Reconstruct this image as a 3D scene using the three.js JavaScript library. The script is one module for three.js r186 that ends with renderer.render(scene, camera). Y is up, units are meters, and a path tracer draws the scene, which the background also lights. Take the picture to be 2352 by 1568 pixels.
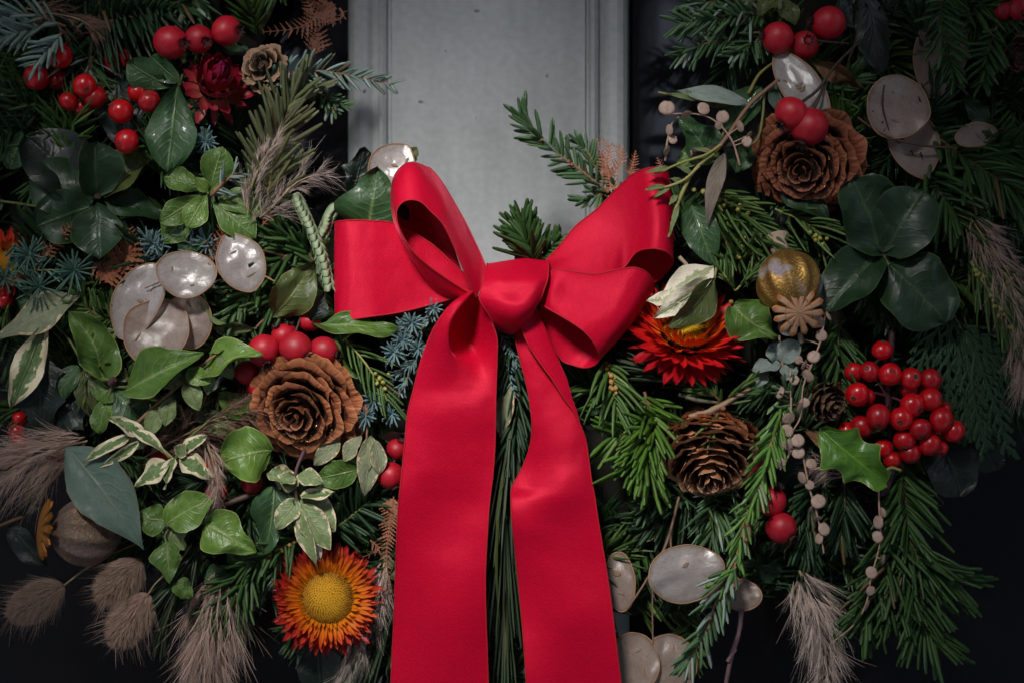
import * as THREE from 'three';
import { mergeGeometries } from 'three/addons/utils/BufferGeometryUtils.js';
import { ImprovedNoise } from 'three/addons/math/ImprovedNoise.js';

// ---------------------------------------------------------------- camera, sky, sun, exposure
const S = 0.000236, D = 0.9;                       // one drawing unit in metres, camera distance
const scene = new THREE.Scene();
const camera = new THREE.PerspectiveCamera(2 * Math.atan(784 * S / D) * 180 / Math.PI, 1024 / 682, 0.05, 60);
camera.position.set(0, 0, D);
camera.focus = 0.883;
camera.userData.fStop = 5.5;
const renderer = new THREE.WebGLRenderer({ antialias: true });
renderer.toneMapping = THREE.LinearToneMapping;
renderer.toneMappingExposure = 5.9;
renderer.shadowMap.enabled = true;
const SUN = new THREE.Vector3(-0.28, 0.8, 1).normalize();
const sun = new THREE.DirectionalLight(new THREE.Color(1, 0.965, 0.93), 1.5);
sun.position.copy(SUN).multiplyScalar(4);
sun.castShadow = true;
sun.shadow.radius = 32;
sun.shadow.mapSize.set(2048, 2048);
Object.assign(sun.shadow.camera, { left: -0.6, right: 0.6, top: 0.6, bottom: -0.6, near: 0.5, far: 6 });
scene.add(sun, sun.target);
const OPEN = { x: -0.025, y: -0.025, w: 0.142, h: 0.134 };   // opening in the added wall, narrows the daylight to a soft pool: offset from the sun line, half sizes in metres
const noise3 = new ImprovedNoise();
const nz = (x, y, z = 0) => noise3.noise(x, y, z);
const fbm = (x, y, z = 0, o = 4) => { let a = 0, s = 0.5, f = 1; for (let i = 0; i < o; i++) { a += s * nz(x * f + i * 7.3, y * f, z + i * 3.1); s *= 0.5; f *= 2.03; } return a; };
{
  const w = 512, h = 256, data = new Float32Array(w * h * 4);
  for (let y = 0; y < h; y++) for (let x = 0; x < w; x++) {
    const th = (x / w - 0.5) * 2 * Math.PI, ph = (y / h - 0.5) * Math.PI;
    const d = [Math.cos(ph) * Math.cos(th), Math.sin(ph), Math.cos(ph) * Math.sin(th)];
    const c = fbm(d[0] * 2.2, d[1] * 3.4, d[2] * 2.2, 5);
    const b = (d[1] > 0 ? 0.13 + 0.11 * d[1] : 0.13 * Math.exp(d[1] * 3)) * (1 + 0.55 * c);
    const i = (y * w + x) * 4;
    data[i] = b * 0.84; data[i + 1] = b * 0.96; data[i + 2] = b * 1.2; data[i + 3] = 1;
  }
  const sky = new THREE.DataTexture(data, w, h, THREE.RGBAFormat, THREE.FloatType);
  sky.mapping = THREE.EquirectangularReflectionMapping; sky.magFilter = THREE.LinearFilter; sky.needsUpdate = true;
  scene.background = sky; scene.environment = sky;
}

// ---------------------------------------------------------------- helpers
const V = (x, y, z) => new THREE.Vector3(x, y, z);
const W = (u, v, z = 0) => { const k = (D - z * S) / D; return V((u - 1176) * S * k, (784 - v) * S * k, z * S); };   // drawing units of the wreath -> metres
const PT = (p) => W(p[0], p[1], p[2] ?? 0);
const Z = V(0, 0, 1);
const rng = (seed) => { let a = (seed * 2654435761) >>> 0; return () => { a = (a + 0x6D2B79F5) >>> 0; let t = Math.imul(a ^ (a >>> 15), 1 | a); t = (t + Math.imul(t ^ (t >>> 7), 61 | t)) ^ t; return ((t ^ (t >>> 14)) >>> 0) / 4294967296; }; };
const lin = (c) => { c /= 255; return c <= 0.04045 ? c / 12.92 : Math.pow((c + 0.055) / 1.055, 2.4); };
const C = (r, g, b, k = 1) => [lin(r) * k, lin(g) * k, lin(b) * k];
const mix = (a, b, t) => a.map((x, i) => x + (b[i] - x) * t);
const clamp = (x, a = 0, b = 1) => Math.min(b, Math.max(a, x));
const sstep = (a, b, x) => { const t = clamp((x - a) / (b - a)); return t * t * (3 - 2 * t); };
const used = {};
const numbered = (n) => { const k = used[n] = (used[n] ?? -1) + 1; return k ? n + '_' + String(k).padStart(3, '0') : n; };
let serial = 0;
function tag(o, label, category, group) { o.userData.label = label; o.userData.category = category; if (group) o.userData.group = group; return o; }
function thing(name, label, category, at, group) {            // a Group at the thing's base; its children are its parts
  const o = new THREE.Group(); o.name = numbered(name); o.position.copy(at); scene.add(o); serial++;
  return tag(o, label, category, group);
}
function rootOf(p) { const v = V(0, 0, 0); for (let o = p; o && o !== scene; o = o.parent) v.add(o.position); return v; }
function part(parent, name, geo, mat, kind) {                  // geometry in world metres, moved to the parent's own axes
  const at = rootOf(parent); geo.translate(-at.x, -at.y, -at.z);
  const m = new THREE.Mesh(geo, mat); m.name = name; m.castShadow = m.receiveShadow = true; parent.add(m);
  if (kind) m.userData.kind = kind;
  return m;
}
function place(parent, name, geo, mat, at, q, s) {             // a shared geometry set at a point
  const m = new THREE.Mesh(geo, mat); m.name = name; m.castShadow = m.receiveShadow = true; parent.add(m);
  m.position.copy(at).sub(rootOf(parent)); if (q) m.quaternion.copy(q); if (s) typeof s === 'number' ? m.scale.setScalar(s) : m.scale.copy(s);
  return m;
}
class MB {                                                      // collects faces for ONE mesh
  constructor() { this.p = []; this.c = []; this.t = []; this.i = []; }
  get n() { return this.p.length / 3; }
  v(p, c, u = 0, w = 0) { this.p.push(p.x, p.y, p.z); if (c) this.c.push(c[0], c[1], c[2]); this.t.push(u, w); return this.n - 1; }
  q(a, b, c, d) { this.i.push(a, b, c, a, c, d); }
  tri(a, b, c) { this.i.push(a, b, c); }
  geo() {
    const g = new THREE.BufferGeometry();
    g.setAttribute('position', new THREE.Float32BufferAttribute(this.p, 3));
    g.setAttribute('uv', new THREE.Float32BufferAttribute(this.t, 2));
    if (this.c.length) g.setAttribute('color', new THREE.Float32BufferAttribute(this.c, 3));
    g.setIndex(this.i); g.computeVertexNormals();
    return g;
  }
}
const curve = (pts) => { const v = pts.map(p => p.isVector3 ? p : PT(p)); if (v.length === 2) v.splice(1, 0, v[0].clone().lerp(v[1], 0.5)); return new THREE.CatmullRomCurve3(v, false, 'centripetal'); };
function perp(T, roll = 0, ref = Z) {                          // a unit normal across T, as near as can be to ref, turned about T
  let N = ref.clone().addScaledVector(T, -ref.dot(T));
  if (N.lengthSq() < 1e-4) N = V(0, 1, 0).addScaledVector(T, -T.y);
  return N.normalize().applyAxisAngle(T, roll);
}
function tube(mb, pts, r0, r1, col, o = {}) {                   // radii in drawing units
  const c = curve(pts), n = o.n ?? Math.max(4, pts.length * 4), k = o.k ?? 6, R = rng(o.seed ?? 3 + serial);
  let prev = null, N = null;
  const st = mb.n;
  for (let i = 0; i <= n; i++) {
    const t = i / n, p = c.getPoint(t), T = c.getTangent(t);
    N = N ? N.clone().addScaledVector(T, -N.dot(T)).normalize() : perp(T);
    const B = T.clone().cross(N), r = (r0 + (r1 - r0) * t) * S * (1 + (o.knob ?? 0.12) * (R() - 0.5)) * (o.rad ? o.rad(t) : 1);
    const cc = typeof col === 'function' ? col(t) : col;
    for (let j = 0; j < k; j++) { const a = j / k * Math.PI * 2; const s = 1 + (o.rough ?? 0.1) * (R() - 0.5); mb.v(p.clone().addScaledVector(N, Math.cos(a) * r * s).addScaledVector(B, Math.sin(a) * r * s), cc, j / k, t); }
  }
  for (let i = 0; i < n; i++) for (let j = 0; j < k; j++) { const a = st + i * k + j, b = st + i * k + (j + 1) % k; mb.q(a, b, b + k, a + k); }
  for (const [row, flip] of [[0, 1], [n, 0]]) for (let j = 1; j < k - 1; j++) { const a = st + row * k; flip ? mb.tri(a, a + j + 1, a + j) : mb.tri(a, a + j, a + j + 1); }
  return c;
}
// ---------------------------------------------------------------- textures
function dataTex(w, h, f, srgb, rep) {
  const d = new Uint8Array(w * h * 4);
  for (let y = 0; y < h; y++) for (let x = 0; x < w; x++) { const c = f((x + 0.5) / w, (y + 0.5) / h), i = (y * w + x) * 4; d[i] = clamp(c[0], 0, 255); d[i + 1] = clamp(c[1], 0, 255); d[i + 2] = clamp(c[2], 0, 255); d[i + 3] = 255; }
  const t = new THREE.DataTexture(d, w, h, THREE.RGBAFormat); t.magFilter = t.minFilter = THREE.LinearFilter;
  if (srgb) t.colorSpace = THREE.SRGBColorSpace;
  if (rep) { t.wrapS = t.wrapT = THREE.RepeatWrapping; t.repeat.set(...rep); }
  t.needsUpdate = true; return t;
}
const std = (o) => new THREE.MeshPhysicalMaterial({ side: THREE.DoubleSide, ...o });
const vc = (o = {}) => std({ vertexColors: true, roughness: 0.6, ...o });

// ---------------------------------------------------------------- the setting: door, glass, added shade walls
function struct(name, geo, mat, label) {
  const m = new THREE.Mesh(geo, mat); m.name = numbered(name); m.castShadow = m.receiveShadow = true; m.userData.kind = 'structure'; m.userData.label = label; scene.add(m); return m;
}
const paintTex = dataTex(1024, 1024, (u, v) => {
  const big = fbm(u * 3, v * 2.2, 1.5, 4), str = fbm(u * 30, v * 3, 4.5, 3), fine = fbm(u * 60, v * 60, 9, 2);
  let k = 1 + big * 0.2 + str * 0.05 + fine * 0.09;
  const sp = nz(u * 34, v * 34, 2.7), sp2 = nz(u * 61 + 4, v * 61, 8.7);
  const worn = sstep(0.28, 0.42, fbm(u * 5 + 3, v * 9, 7, 4));
  const spot = Math.max(sstep(0.66, 0.76, sp), 0.8 * sstep(0.7, 0.78, sp2));
  k *= 1 - 0.5 * spot;
  return [178 * k - worn * 16, 183 * k - worn * 14, 184 * k - worn * 10];
}, true);
const paintBump = dataTex(512, 512, (u, v) => { const b = 128 + 70 * fbm(u * 26, v * 9, 3, 4) + 40 * fbm(u * 5, v * 5, 1, 3); return [b, b, b]; });
const paint = std({ map: paintTex, bumpMap: paintBump, bumpScale: 0.0006, roughness: 0.52, specularIntensity: 0.5 });
{
  // the vertical door post: one profile with a flat field, a bead and a rounded edge on both sides, extruded upwards
  const zb = -392, zf = -330;
  const half = [[0, zf], [222, zf], [225, zf - 12], [231, zf - 12], [235, zf + 2], [243, zf + 10], [252, zf + 2], [255, zf - 16], [268, zf - 22], [280, zf - 12], [296, zf - 5], [310, zf - 10], [320, zf - 22], [326, zf - 40], [327, zb]];
  const prof = [...half.slice().reverse().map(p => [-p[0], p[1]]), ...half.slice(1)];
  const mb = new MB(), cx = 1122, kx = (D - zf * S) / D;
  const px = (x) => ((cx - 1176) + x * 1.0) * S * kx;
  const ys = [-1.2, 0.9];
  let run = 0;
  const us = prof.map((p, i) => (run += i ? Math.hypot(p[0] - prof[i - 1][0], p[1] - prof[i - 1][1]) : 0));
  for (const y of ys) prof.forEach((p, i) => mb.v(V(px(p[0]), y, p[1] * S), null, us[i] * S / 0.26, y / 0.26));
  const n = prof.length;
  for (let i = 0; i < n - 1; i++) mb.q(i, i + 1, n + i + 1, n + i);
  paintTex.wrapS = paintTex.wrapT = paintBump.wrapS = paintBump.wrapT = THREE.RepeatWrapping;
  const g = mb.geo().toNonIndexed(); 
  g.computeVertexNormals();
  struct('door_post', g, paint, 'weathered pale grey painted door post with beaded edges behind the wreath');
}
{
  const glassBump = dataTex(256, 256, (u, v) => { const b = 128 + 110 * fbm(u * 3.5, v * 1.6, 2, 3); return [b, b, b]; });
  glassBump.wrapS = glassBump.wrapT = THREE.RepeatWrapping;
  const glass = std({ color: new THREE.Color(0.006, 0.006, 0.008), roughness: 0.07, bumpMap: glassBump, bumpScale: 0.004, specularIntensity: 1 });
  const bar = std({ color: new THREE.Color(0.02, 0.02, 0.022), roughness: 0.4 });
  for (const [a, b, l] of [[-0.85, -0.088, 'dark glass door pane left of the grey post'], [0.072, 0.85, 'dark glass door pane right of the grey post']]) {
    const g = new THREE.BoxGeometry(b - a, 2.1, 0.004); g.translate((a + b) / 2, -0.15, -384 * S);
    struct('door_glass', g, glass, l);
  }
  const back = new THREE.BoxGeometry(1.8, 2.1, 0.02); back.translate(0, -0.15, -480 * S);
  struct('door_panel', back, bar, 'black door backing behind the glass panes');
}
{
  // added walls out of view; the front opening shapes daylight into a soft vignette
  const wallM = std({ color: new THREE.Color(0.6, 0.6, 0.61), roughness: 0.9 });  // pale, so the added walls bounce light back
  const zo = 1.0, c = SUN.clone().multiplyScalar(zo / SUN.z), ox = c.x + OPEN.x, oy = c.y + OPEN.y;
  const sh = new THREE.Shape([[-1.3, -1.3], [1.3, -1.3], [1.3, 1.5], [-1.3, 1.5]].map(p => new THREE.Vector2(...p)));
  const hole = new THREE.Path(); hole.absellipse(ox, oy, OPEN.w, OPEN.h, 0, Math.PI * 2, true); sh.holes.push(hole);
  for (const [x0, y0, x1, y1] of [[0.175, 0.2, 0.235, 0.44], [-0.3, 0.2, -0.24, 0.4]]) { const p = new THREE.Path(); p.moveTo(x0, y0); p.lineTo(x0 + 0.01, y1); p.lineTo(x1, y1 - 0.03); p.lineTo(x1 - 0.01, y0 + 0.02); p.closePath(); sh.holes.push(p); }  // slits placed so the panes mirror pale patches of sky
  const g = new THREE.ExtrudeGeometry(sh, { depth: 0.02, bevelEnabled: false, curveSegments: 40 }); g.translate(0, 0, zo);
  struct('added_wall', g, wallM, 'added wall out of view, a round opening and two slits shape the daylight');
  for (const [n, x, y, z, w, h, d] of [['added_wall', -1.35, 0.1, 0.05, 0.1, 2.8, 1.0], ['added_wall', 1.35, 0.1, 0.05, 0.1, 2.8, 1.0], ['added_ceiling', 0, 1.55, 0.3, 2.8, 0.1, 1.6], ['added_floor', 0, -1.35, 0.3, 2.8, 0.1, 1.6], ['door_wall', 0, 0.1, -0.2, 2.8, 2.8, 0.1]]) {  // added enclosure; side walls stop short so skylight fills in from both sides
    const b = new THREE.BoxGeometry(w, h, d); b.translate(x, y, z); struct(n, b, wallM, n.replace('_', ' ') + ' round the doorway, out of view');
  }
}

// ---------------------------------------------------------------- leaves
const veinBump = dataTex(256, 512, (u, v) => {
  const a = Math.abs(u - 0.5) * 2, w = v - a * 0.28;
  const side = Math.pow(Math.abs(Math.cos(w * Math.PI * 8 + nz(u * 5, v * 5, 3) * 1.2)), 14);
  const b = 150 - 90 * Math.exp(-((a / 0.05) ** 2)) - 45 * side * (1 - a * 0.6) + 50 * fbm(u * 9, v * 14, 2, 4);
  return [b, b, b];
});
const leafRough = dataTex(256, 256, (u, v) => { const g = 200 + 130 * fbm(u * 7, v * 9, 8, 4) + 60 * sstep(0.3, 0.5, nz(u * 18, v * 22, 2)); return [g, g, g]; });
function leafTex(o) {
  return dataTex(256, 512, (u, v) => {
    const a = Math.abs(u - 0.5) * 2, w = v - a * 0.28, n = fbm(u * 4 + (o.s ?? 0), v * 7, o.s ?? 1, 4), f = fbm(u * 30, v * 50, 5 + (o.s ?? 0), 3);
    let c = mix(o.a, o.b, clamp(0.5 + n * 1.3));
    c = c.map(x => x * (1 + 0.16 * f));
    if (o.cream) {
      const wob = fbm(u * 6 + o.s, v * 9, o.s + 3, 3);
      const edge = sstep(o.cw - 0.1, o.cw + 0.06, a + wob * 0.75 + (o.tipc ?? 0) * sstep(0.6, 1, v));
      c = mix(c, o.cream.map(x => x * (1 + 0.1 * f)), edge);
      const grey = sstep(0.06, 0.14, Math.abs(wob)) * 0.35 * (1 - edge);
      c = mix(c, mix(o.a, o.cream, 0.35), grey);
    }
    const side = Math.pow(Math.abs(Math.cos(w * Math.PI * 8 + nz(u * 5, v * 5, 3) * 1.2)), 22);
    c = mix(c, o.vein, (o.vs ?? 0.4) * side * (1 - a) * 0.6);
    c = mix(c, o.vein, (o.vm ?? 0.8) * Math.exp(-((a / (0.035 + 0.03 * (1 - v))) ** 2)));
    if (o.rim) c = mix(c, o.rim, sstep(0.93, 0.985, a) * 0.85);
    const sp = sstep(0.62, 0.72, nz(u * 23 + (o.s ?? 0), v * 41, 3.3)) * (o.spots ?? 0.35);
    return mix(c, [70, 52, 34], sp);
  }, true);
}
const leafMat = (t, o) => std({ map: leafTex(t), bumpMap: veinBump, bumpScale: 0.0009, roughnessMap: leafRough, ...o, roughness: (o.roughness ?? 0.5) * 1.25 });
const LM = {
  gloss: leafMat({ a: [24, 50, 28], b: [34, 62, 34], vein: [72, 96, 50], vs: 0.15, vm: 0.55, rim: [70, 90, 46], s: 2 }, { roughness: 0.46, bumpScale: 0.0006 }),
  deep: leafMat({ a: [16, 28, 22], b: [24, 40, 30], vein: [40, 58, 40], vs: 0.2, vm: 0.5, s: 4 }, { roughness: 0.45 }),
  mid: leafMat({ a: [64, 96, 36], b: [92, 122, 50], vein: [140, 154, 98], vs: 0.55, rim: [150, 160, 96], s: 6 }, { roughness: 0.46 }),
  fresh: leafMat({ a: [84, 118, 44], b: [112, 142, 60], vein: [156, 170, 112], vs: 0.5, rim: [170, 176, 110], s: 8 }, { roughness: 0.4 }),
  pale: leafMat({ a: [108, 128, 78], b: [132, 146, 96], vein: [158, 168, 120], vs: 0.4, s: 10 }, { roughness: 0.6 }),
  oval: leafMat({ a: [98, 118, 72], b: [124, 138, 86], vein: [136, 148, 104], vs: 0.1, vm: 0.5, s: 11, spots: 0.5 }, { roughness: 0.55 }),
  euc: leafMat({ a: [80, 104, 90], b: [96, 116, 102], vein: [124, 134, 110], vs: 0.15, vm: 0.6, rim: [110, 96, 82], s: 12, spots: 0.2 }, { roughness: 0.62 }),
  silver: leafMat({ a: [118, 136, 128], b: [140, 152, 144], vein: [156, 164, 150], vs: 0.15, rim: [140, 118, 104], s: 13 }, { roughness: 0.65 }),
  olive: leafMat({ a: [66, 78, 36], b: [84, 94, 46], vein: [120, 120, 70], vs: 0.3, rim: [120, 112, 66], s: 14 }, { roughness: 0.45 }),
  ivy: leafMat({ a: [42, 74, 42], b: [58, 92, 50], vein: [122, 146, 96], vs: 0.6, s: 16 }, { roughness: 0.48, clearcoat: 0.1 }),
  holly: leafMat({ a: [66, 112, 30], b: [92, 138, 42], vein: [126, 160, 70], vs: 0.6, rim: [170, 170, 90], s: 18 }, { roughness: 0.35, clearcoat: 0.25, clearcoatRoughness: 0.3 }),
  vari: leafMat({ a: [74, 106, 58], b: [104, 132, 72], vein: [150, 160, 110], vs: 0.3, vm: 0.4, cream: [228, 214, 178], cw: 0.52, s: 20 }, { roughness: 0.5 }),
  varib: leafMat({ a: [104, 128, 78], b: [132, 148, 96], vein: [168, 172, 130], vs: 0.4, vm: 0.4, cream: [226, 206, 178], cw: 0.86, rim: [214, 176, 150], s: 23 }, { roughness: 0.5 }),
  cream: leafMat({ a: [150, 162, 118], b: [176, 180, 142], vein: [206, 204, 170], vs: 0.3, vm: 0.5, cream: [232, 222, 200], cw: 0.34, s: 26 }, { roughness: 0.5 }),
  dull: leafMat({ a: [112, 122, 92], b: [134, 142, 108], vein: [158, 158, 126], vs: 0.3, cream: [206, 186, 150], cw: 0.9, rim: [190, 150, 120], s: 29, spots: 0.6 }, { roughness: 0.65 }),
  dry: leafMat({ a: [96, 64, 40], b: [128, 90, 58], vein: [150, 116, 80], vs: 0.4, s: 31 }, { roughness: 0.7 }),
  taupe: leafMat({ a: [112, 100, 90], b: [132, 120, 106], vein: [150, 136, 120], vs: 0.2, s: 33 }, { roughness: 0.7 }),
};
const SH = {
  ovate: t => Math.pow(Math.sin(Math.PI * Math.pow(t, 0.8)), 0.85),
  round: t => Math.sqrt(Math.max(0, 1 - Math.pow(2 * t - 1, 2))) * (0.97 + 0.06 * t),
  oval: t => Math.pow(Math.sin(Math.PI * t), 0.75),
  obov: t => Math.pow(Math.sin(Math.PI * Math.pow(t, 1.35)), 0.8),
  lance: t => Math.pow(Math.sin(Math.PI * Math.pow(t, 0.75)), 1.15),
  ivy: t => t < 0.3 ? 0.25 + 0.75 * Math.sin(t / 0.3 * Math.PI / 2) : Math.pow((1 - t) / 0.7, 0.75) * (1 + 0.14 * Math.sin((t - 0.3) * 13)),
  holly: t => { const b = Math.pow(Math.sin(Math.PI * Math.pow(t, 0.9)), 0.6), s = (t * 3.2) % 1; return b * (0.66 + 0.42 * Math.pow(Math.abs(2 * s - 1), 2.2)); },
};
function leafGeo(b, t, w, shape, o = {}) {                      // base, tip, width; roll (deg), bend, side (units), fold (deg), wave, cup, curl
  const P0 = PT(b), P1 = PT(t), ax = P1.clone().sub(P0), L = ax.length(), T0 = ax.clone().normalize();
  const N0 = perp(T0, (o.roll ?? 0) * Math.PI / 180), B0 = N0.clone().cross(T0);
  const mid = P0.clone().lerp(P1, 0.5).addScaledVector(N0, (o.bend ?? 0.12 * L / S) * S * 1).addScaledVector(B0, -((o.side ?? 0) + 0) * S);
  const R0 = rng(serial * 29 + Math.round(b[0] * 3 + t[1] * 5));
  const bites = shape !== 'round' && R0() < 0.35 ? [[0.2 + 0.7 * R0(), R0() < 0.5 ? 1 : -1, 0.1 + 0.14 * R0()]] : [];
  const cv = new THREE.QuadraticBezierCurve3(P0, mid, P1), mb = new MB(), n = o.n ?? 16, m = o.m ?? 5, f = SH[shape], R = rng(o.seed ?? serial * 13 + Math.round(b[0] * 7 + b[1] * 3));
  const ph = R() * 6, fo = (o.fold ?? 12) * Math.PI / 180 + (R() - 0.5) * 0.16, h = w / 2 * S, wv = ((o.wave ?? 0.14) + 0.1 * R()) * h, tw0 = (R() - 0.5) * 0.5, sd0 = (R() - 0.5) * 0.12 * w, asym = 0.05 * (R() - 0.5);
  for (let i = 0; i <= n; i++) {
    const s = i / n, p = cv.getPoint(s), T = cv.getTangent(s), N = N0.clone().addScaledVector(T, -N0.dot(T)).normalize();
    N.applyAxisAngle(T, ((o.twist ?? 0) * Math.PI / 180 + tw0) * (s - 0.5));
    const B = N.clone().cross(T), hw = Math.max(0.035 * h * (s < 0.1 ? 1.2 : 0.6), h * f(clamp(s, 0.001, 0.999)));
    for (let j = -m; j <= m; j++) {
      const a = j / m, aa = Math.abs(a), k = a < 0 ? 1 - asym : 1 + asym;
      const edge = 1 + (shape === 'round' ? 0.5 : 1) * (0.09 * nz(s * 6, a * 2, ph) + 0.04 * nz(s * 21, a, ph)) * aa;
      let bite = 1; for (const [bs, bsg, bd] of bites) if (a * bsg > 0) bite -= bd * Math.exp(-Math.pow((s - bs) / 0.05, 2)) * aa;
      let zz = Math.sin(fo) * aa * hw + wv * Math.sin(s * 9 + ph + (a > 0 ? 1.7 : 0)) * aa * aa + (o.cup ?? 0) * hw * a * a + wv * 0.7 * nz(s * 3 + ph, a * 1.5, ph);
      if (o.curl) zz += o.curl * h * Math.pow(s, 3);
      const q = p.clone().addScaledVector(B, a * hw * Math.cos(fo) * k * edge * bite).addScaledVector(N, zz);
      mb.v(q, null, 0.5 + a * 0.5, s);
    }
  }
  const r = 2 * m + 1;
  for (let i = 0; i < n; i++) for (let j = 0; j < 2 * m; j++) { const a = i * r + j; mb.q(a, a + 1, a + r + 1, a + r); }
  return mb.geo();
}
const stemMats = { green: vc({ roughness: 0.6 }), };
const BR = { twig: C(120, 88, 66), dark: C(62, 46, 40), green: C(104, 118, 60), pink: C(176, 142, 122), yellow: C(150, 148, 84), red: C(90, 34, 38), straw: C(168, 146, 108) };
function stem(t, pts, r0, r1, col = BR.twig, o = {}) { const mb = new MB(); tube(mb, pts, r0, r1, (x) => col.map(c => c * (0.85 + 0.3 * Math.abs(nz(x * 9, pts[0][0] * 0.1, 1)))), { k: 7, rough: 0.16, ...o }); return part(t, o.name ?? 'stem', mb.geo(), stemMats.green); }
// leaves: [base, tip, width, shape, material, options]
function leafy(name, label, cat, group, leaves, stems = []) {
  const t = thing(name, label, cat, PT((stems[0]?.[0]?.[0]) ?? leaves[0][0]), group);
  for (const [pts, r0, r1, col, o] of stems) stem(t, pts, r0, r1, col, o);
  for (const [b, tip, w, shape, mat, o] of leaves) { const m = part(t, 'leaf', leafGeo(b, tip, w, shape, o), LM[mat]); if (o?.label) m.userData.label = o.label; }
  return t;
}

// ---------------------------------------------------------------- conifer sprigs
function needle(mb, b, dir, len, wid, N, bend, c1, c2, o = {}) {
  const rings = o.rings ?? [[0, 0.5], [0.14, 0.95], [0.55, 1], [0.88, 0.82], [1, o.tip ?? 0.3]];
  const B = dir.clone().cross(N).normalize(), st = mb.n, th = (o.th ?? 0.32) * wid * S;
  for (const [s, w] of rings) {
    const p = b.clone().addScaledVector(dir, s * len * S).addScaledVector(bend, s * s * len * S), h = wid * S * 0.5 * w;
    mb.v(p.clone().addScaledVector(B, -h), mix(c1, c2, 0.35)); mb.v(p.clone().addScaledVector(N, th * w), c1);
    mb.v(p.clone().addScaledVector(B, h), mix(c1, c2, 0.35)); mb.v(p.clone().addScaledVector(N, -th * w * 0.6), c2);
  }
  for (let i = 0; i < rings.length - 1; i++) for (let j = 0; j < 4; j++) { const a = st + i * 4 + j, c = st + i * 4 + (j + 1) % 4; mb.q(a, c, c + 4, a + 4); }
  const e = st + (rings.length - 1) * 4; mb.q(e, e + 1, e + 2, e + 3);
}
const NC = {   // needle colours: top, underside
  fir: [C(48, 78, 34), C(74, 100, 60)], firbright: [C(70, 106, 32), C(100, 128, 60)], firdark: [C(30, 54, 28), C(50, 74, 50)], firgrey: [C(92, 98, 62), C(116, 120, 88)],
  yew: [C(60, 90, 38), C(98, 120, 66)], yewbright: [C(70, 106, 48), C(112, 134, 84)], hemlock: [C(56, 92, 42), C(138, 156, 142)], hemsilver: [C(110, 134, 124), C(140, 158, 148)], hembright: [C(84, 130, 40), C(138, 160, 120)],
  juniper: [C(96, 126, 128), C(128, 150, 150)], junipergreen: [C(62, 96, 78), C(110, 140, 136)], pine: [C(50, 64, 44), C(72, 86, 66)], rosemary: [C(60, 78, 50), C(120, 130, 108)],
};
const needleMat = vc({ roughness: 0.45, specularIntensity: 0.6 }), needleMatte = vc({ roughness: 0.6 });
function needles(mb, pts, o, sd) {
  const c = curve(pts), R = rng(sd), n = Math.round(o.n * 1.1), [k1, k2] = NC[o.col], dead = C(96, 76, 48);
  for (let i = 0; i < n; i++) {
    if (R() < 0.08) continue;
    const s = (o.from ?? 0.04) + (1 - (o.from ?? 0.04)) * (i + R() * 0.6) / n, p = c.getPoint(Math.min(1, s)), T = c.getTangent(Math.min(1, s));
    const N = perp(T, (o.roll ?? 0) * Math.PI / 180), B = N.clone().cross(T);
    const tp = (o.taper ?? 0.45), len = o.len * (1 - tp * Math.pow(s, 2.2)) * (0.68 + 0.5 * R()) * (s < 0.12 ? 0.8 : 1);
    let a = (o.ang ?? 55) * Math.PI / 180 * (1 - 0.35 * s * s) * (0.72 + 0.5 * R()), az;
    if (o.mode === 'brush') { az = R() * Math.PI * 2; }
    else { const sgn = i % 2 ? 1 : -1; az = (sgn > 0 ? 0 : Math.PI) + (R() - 0.5) * (o.spread ?? 0.9) + sgn * (o.lift ?? 0.35) * (R() < 0.7 ? 1 : 2.6); }
    const out = B.clone().multiplyScalar(Math.cos(az)).addScaledVector(N, Math.abs(Math.sin(az)) < 0.001 ? 0 : Math.sin(az) * (o.mode === 'brush' ? 1 : 1) );
    if (o.mode !== 'brush' && out.dot(N) < -0.25) out.addScaledVector(N, 0.4).normalize();
    const dir = T.clone().multiplyScalar(Math.cos(a)).addScaledVector(out, Math.sin(a)).normalize();
    const nn = perp(dir, (R() - 0.5) * 1.4, N.clone().addScaledVector(Z, 0.35).normalize());
    const bend = T.clone().multiplyScalar((o.bend ?? 0.12) * (0.4 + R())).addScaledVector(N, 0.05 * (R() - 0.5)).addScaledVector(V(0, -1, 0), o.droop ?? 0.03);
    const kk = 0.72 + 0.56 * R(), u = R() < (o.under ?? 0.15);
    const brown = R() < (o.rings === RG3 ? 0.004 : 0.02), cA = (brown ? dead : k1).map((x, j) => x * kk * (1 + (j === 0 ? 0.25 : 0) * (R() - 0.5))), cB = k2.map(x => x * kk);
    needle(mb, p, dir, len, o.wid * (0.85 + 0.3 * R()), nn, bend, u ? cB : cA, u ? cA : cB, { tip: o.tip, rings: o.rings, th: o.th });
  }
  return c;
}
const RG3 = [[0, 0.6], [0.6, 1], [1, 0.2]];
function budGeo() { const g = new THREE.LatheGeometry([[0, -1], [0.55, -0.75], [0.85, -0.1], [0.7, 0.5], [0.35, 0.9], [0, 1.05]].map(p => new THREE.Vector2(...p)), 8); return g; }
const budShape = budGeo(), budBrown = std({ color: new THREE.Color(...C(140, 92, 66)), roughness: 0.7 }), budYellow = std({ color: new THREE.Color(...C(164, 158, 78)), roughness: 0.5 }), budTan = std({ color: new THREE.Color(...C(172, 134, 72)), roughness: 0.55 });
const yQ = (d) => new THREE.Quaternion().setFromUnitVectors(V(0, 1, 0), d.clone().normalize());
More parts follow.
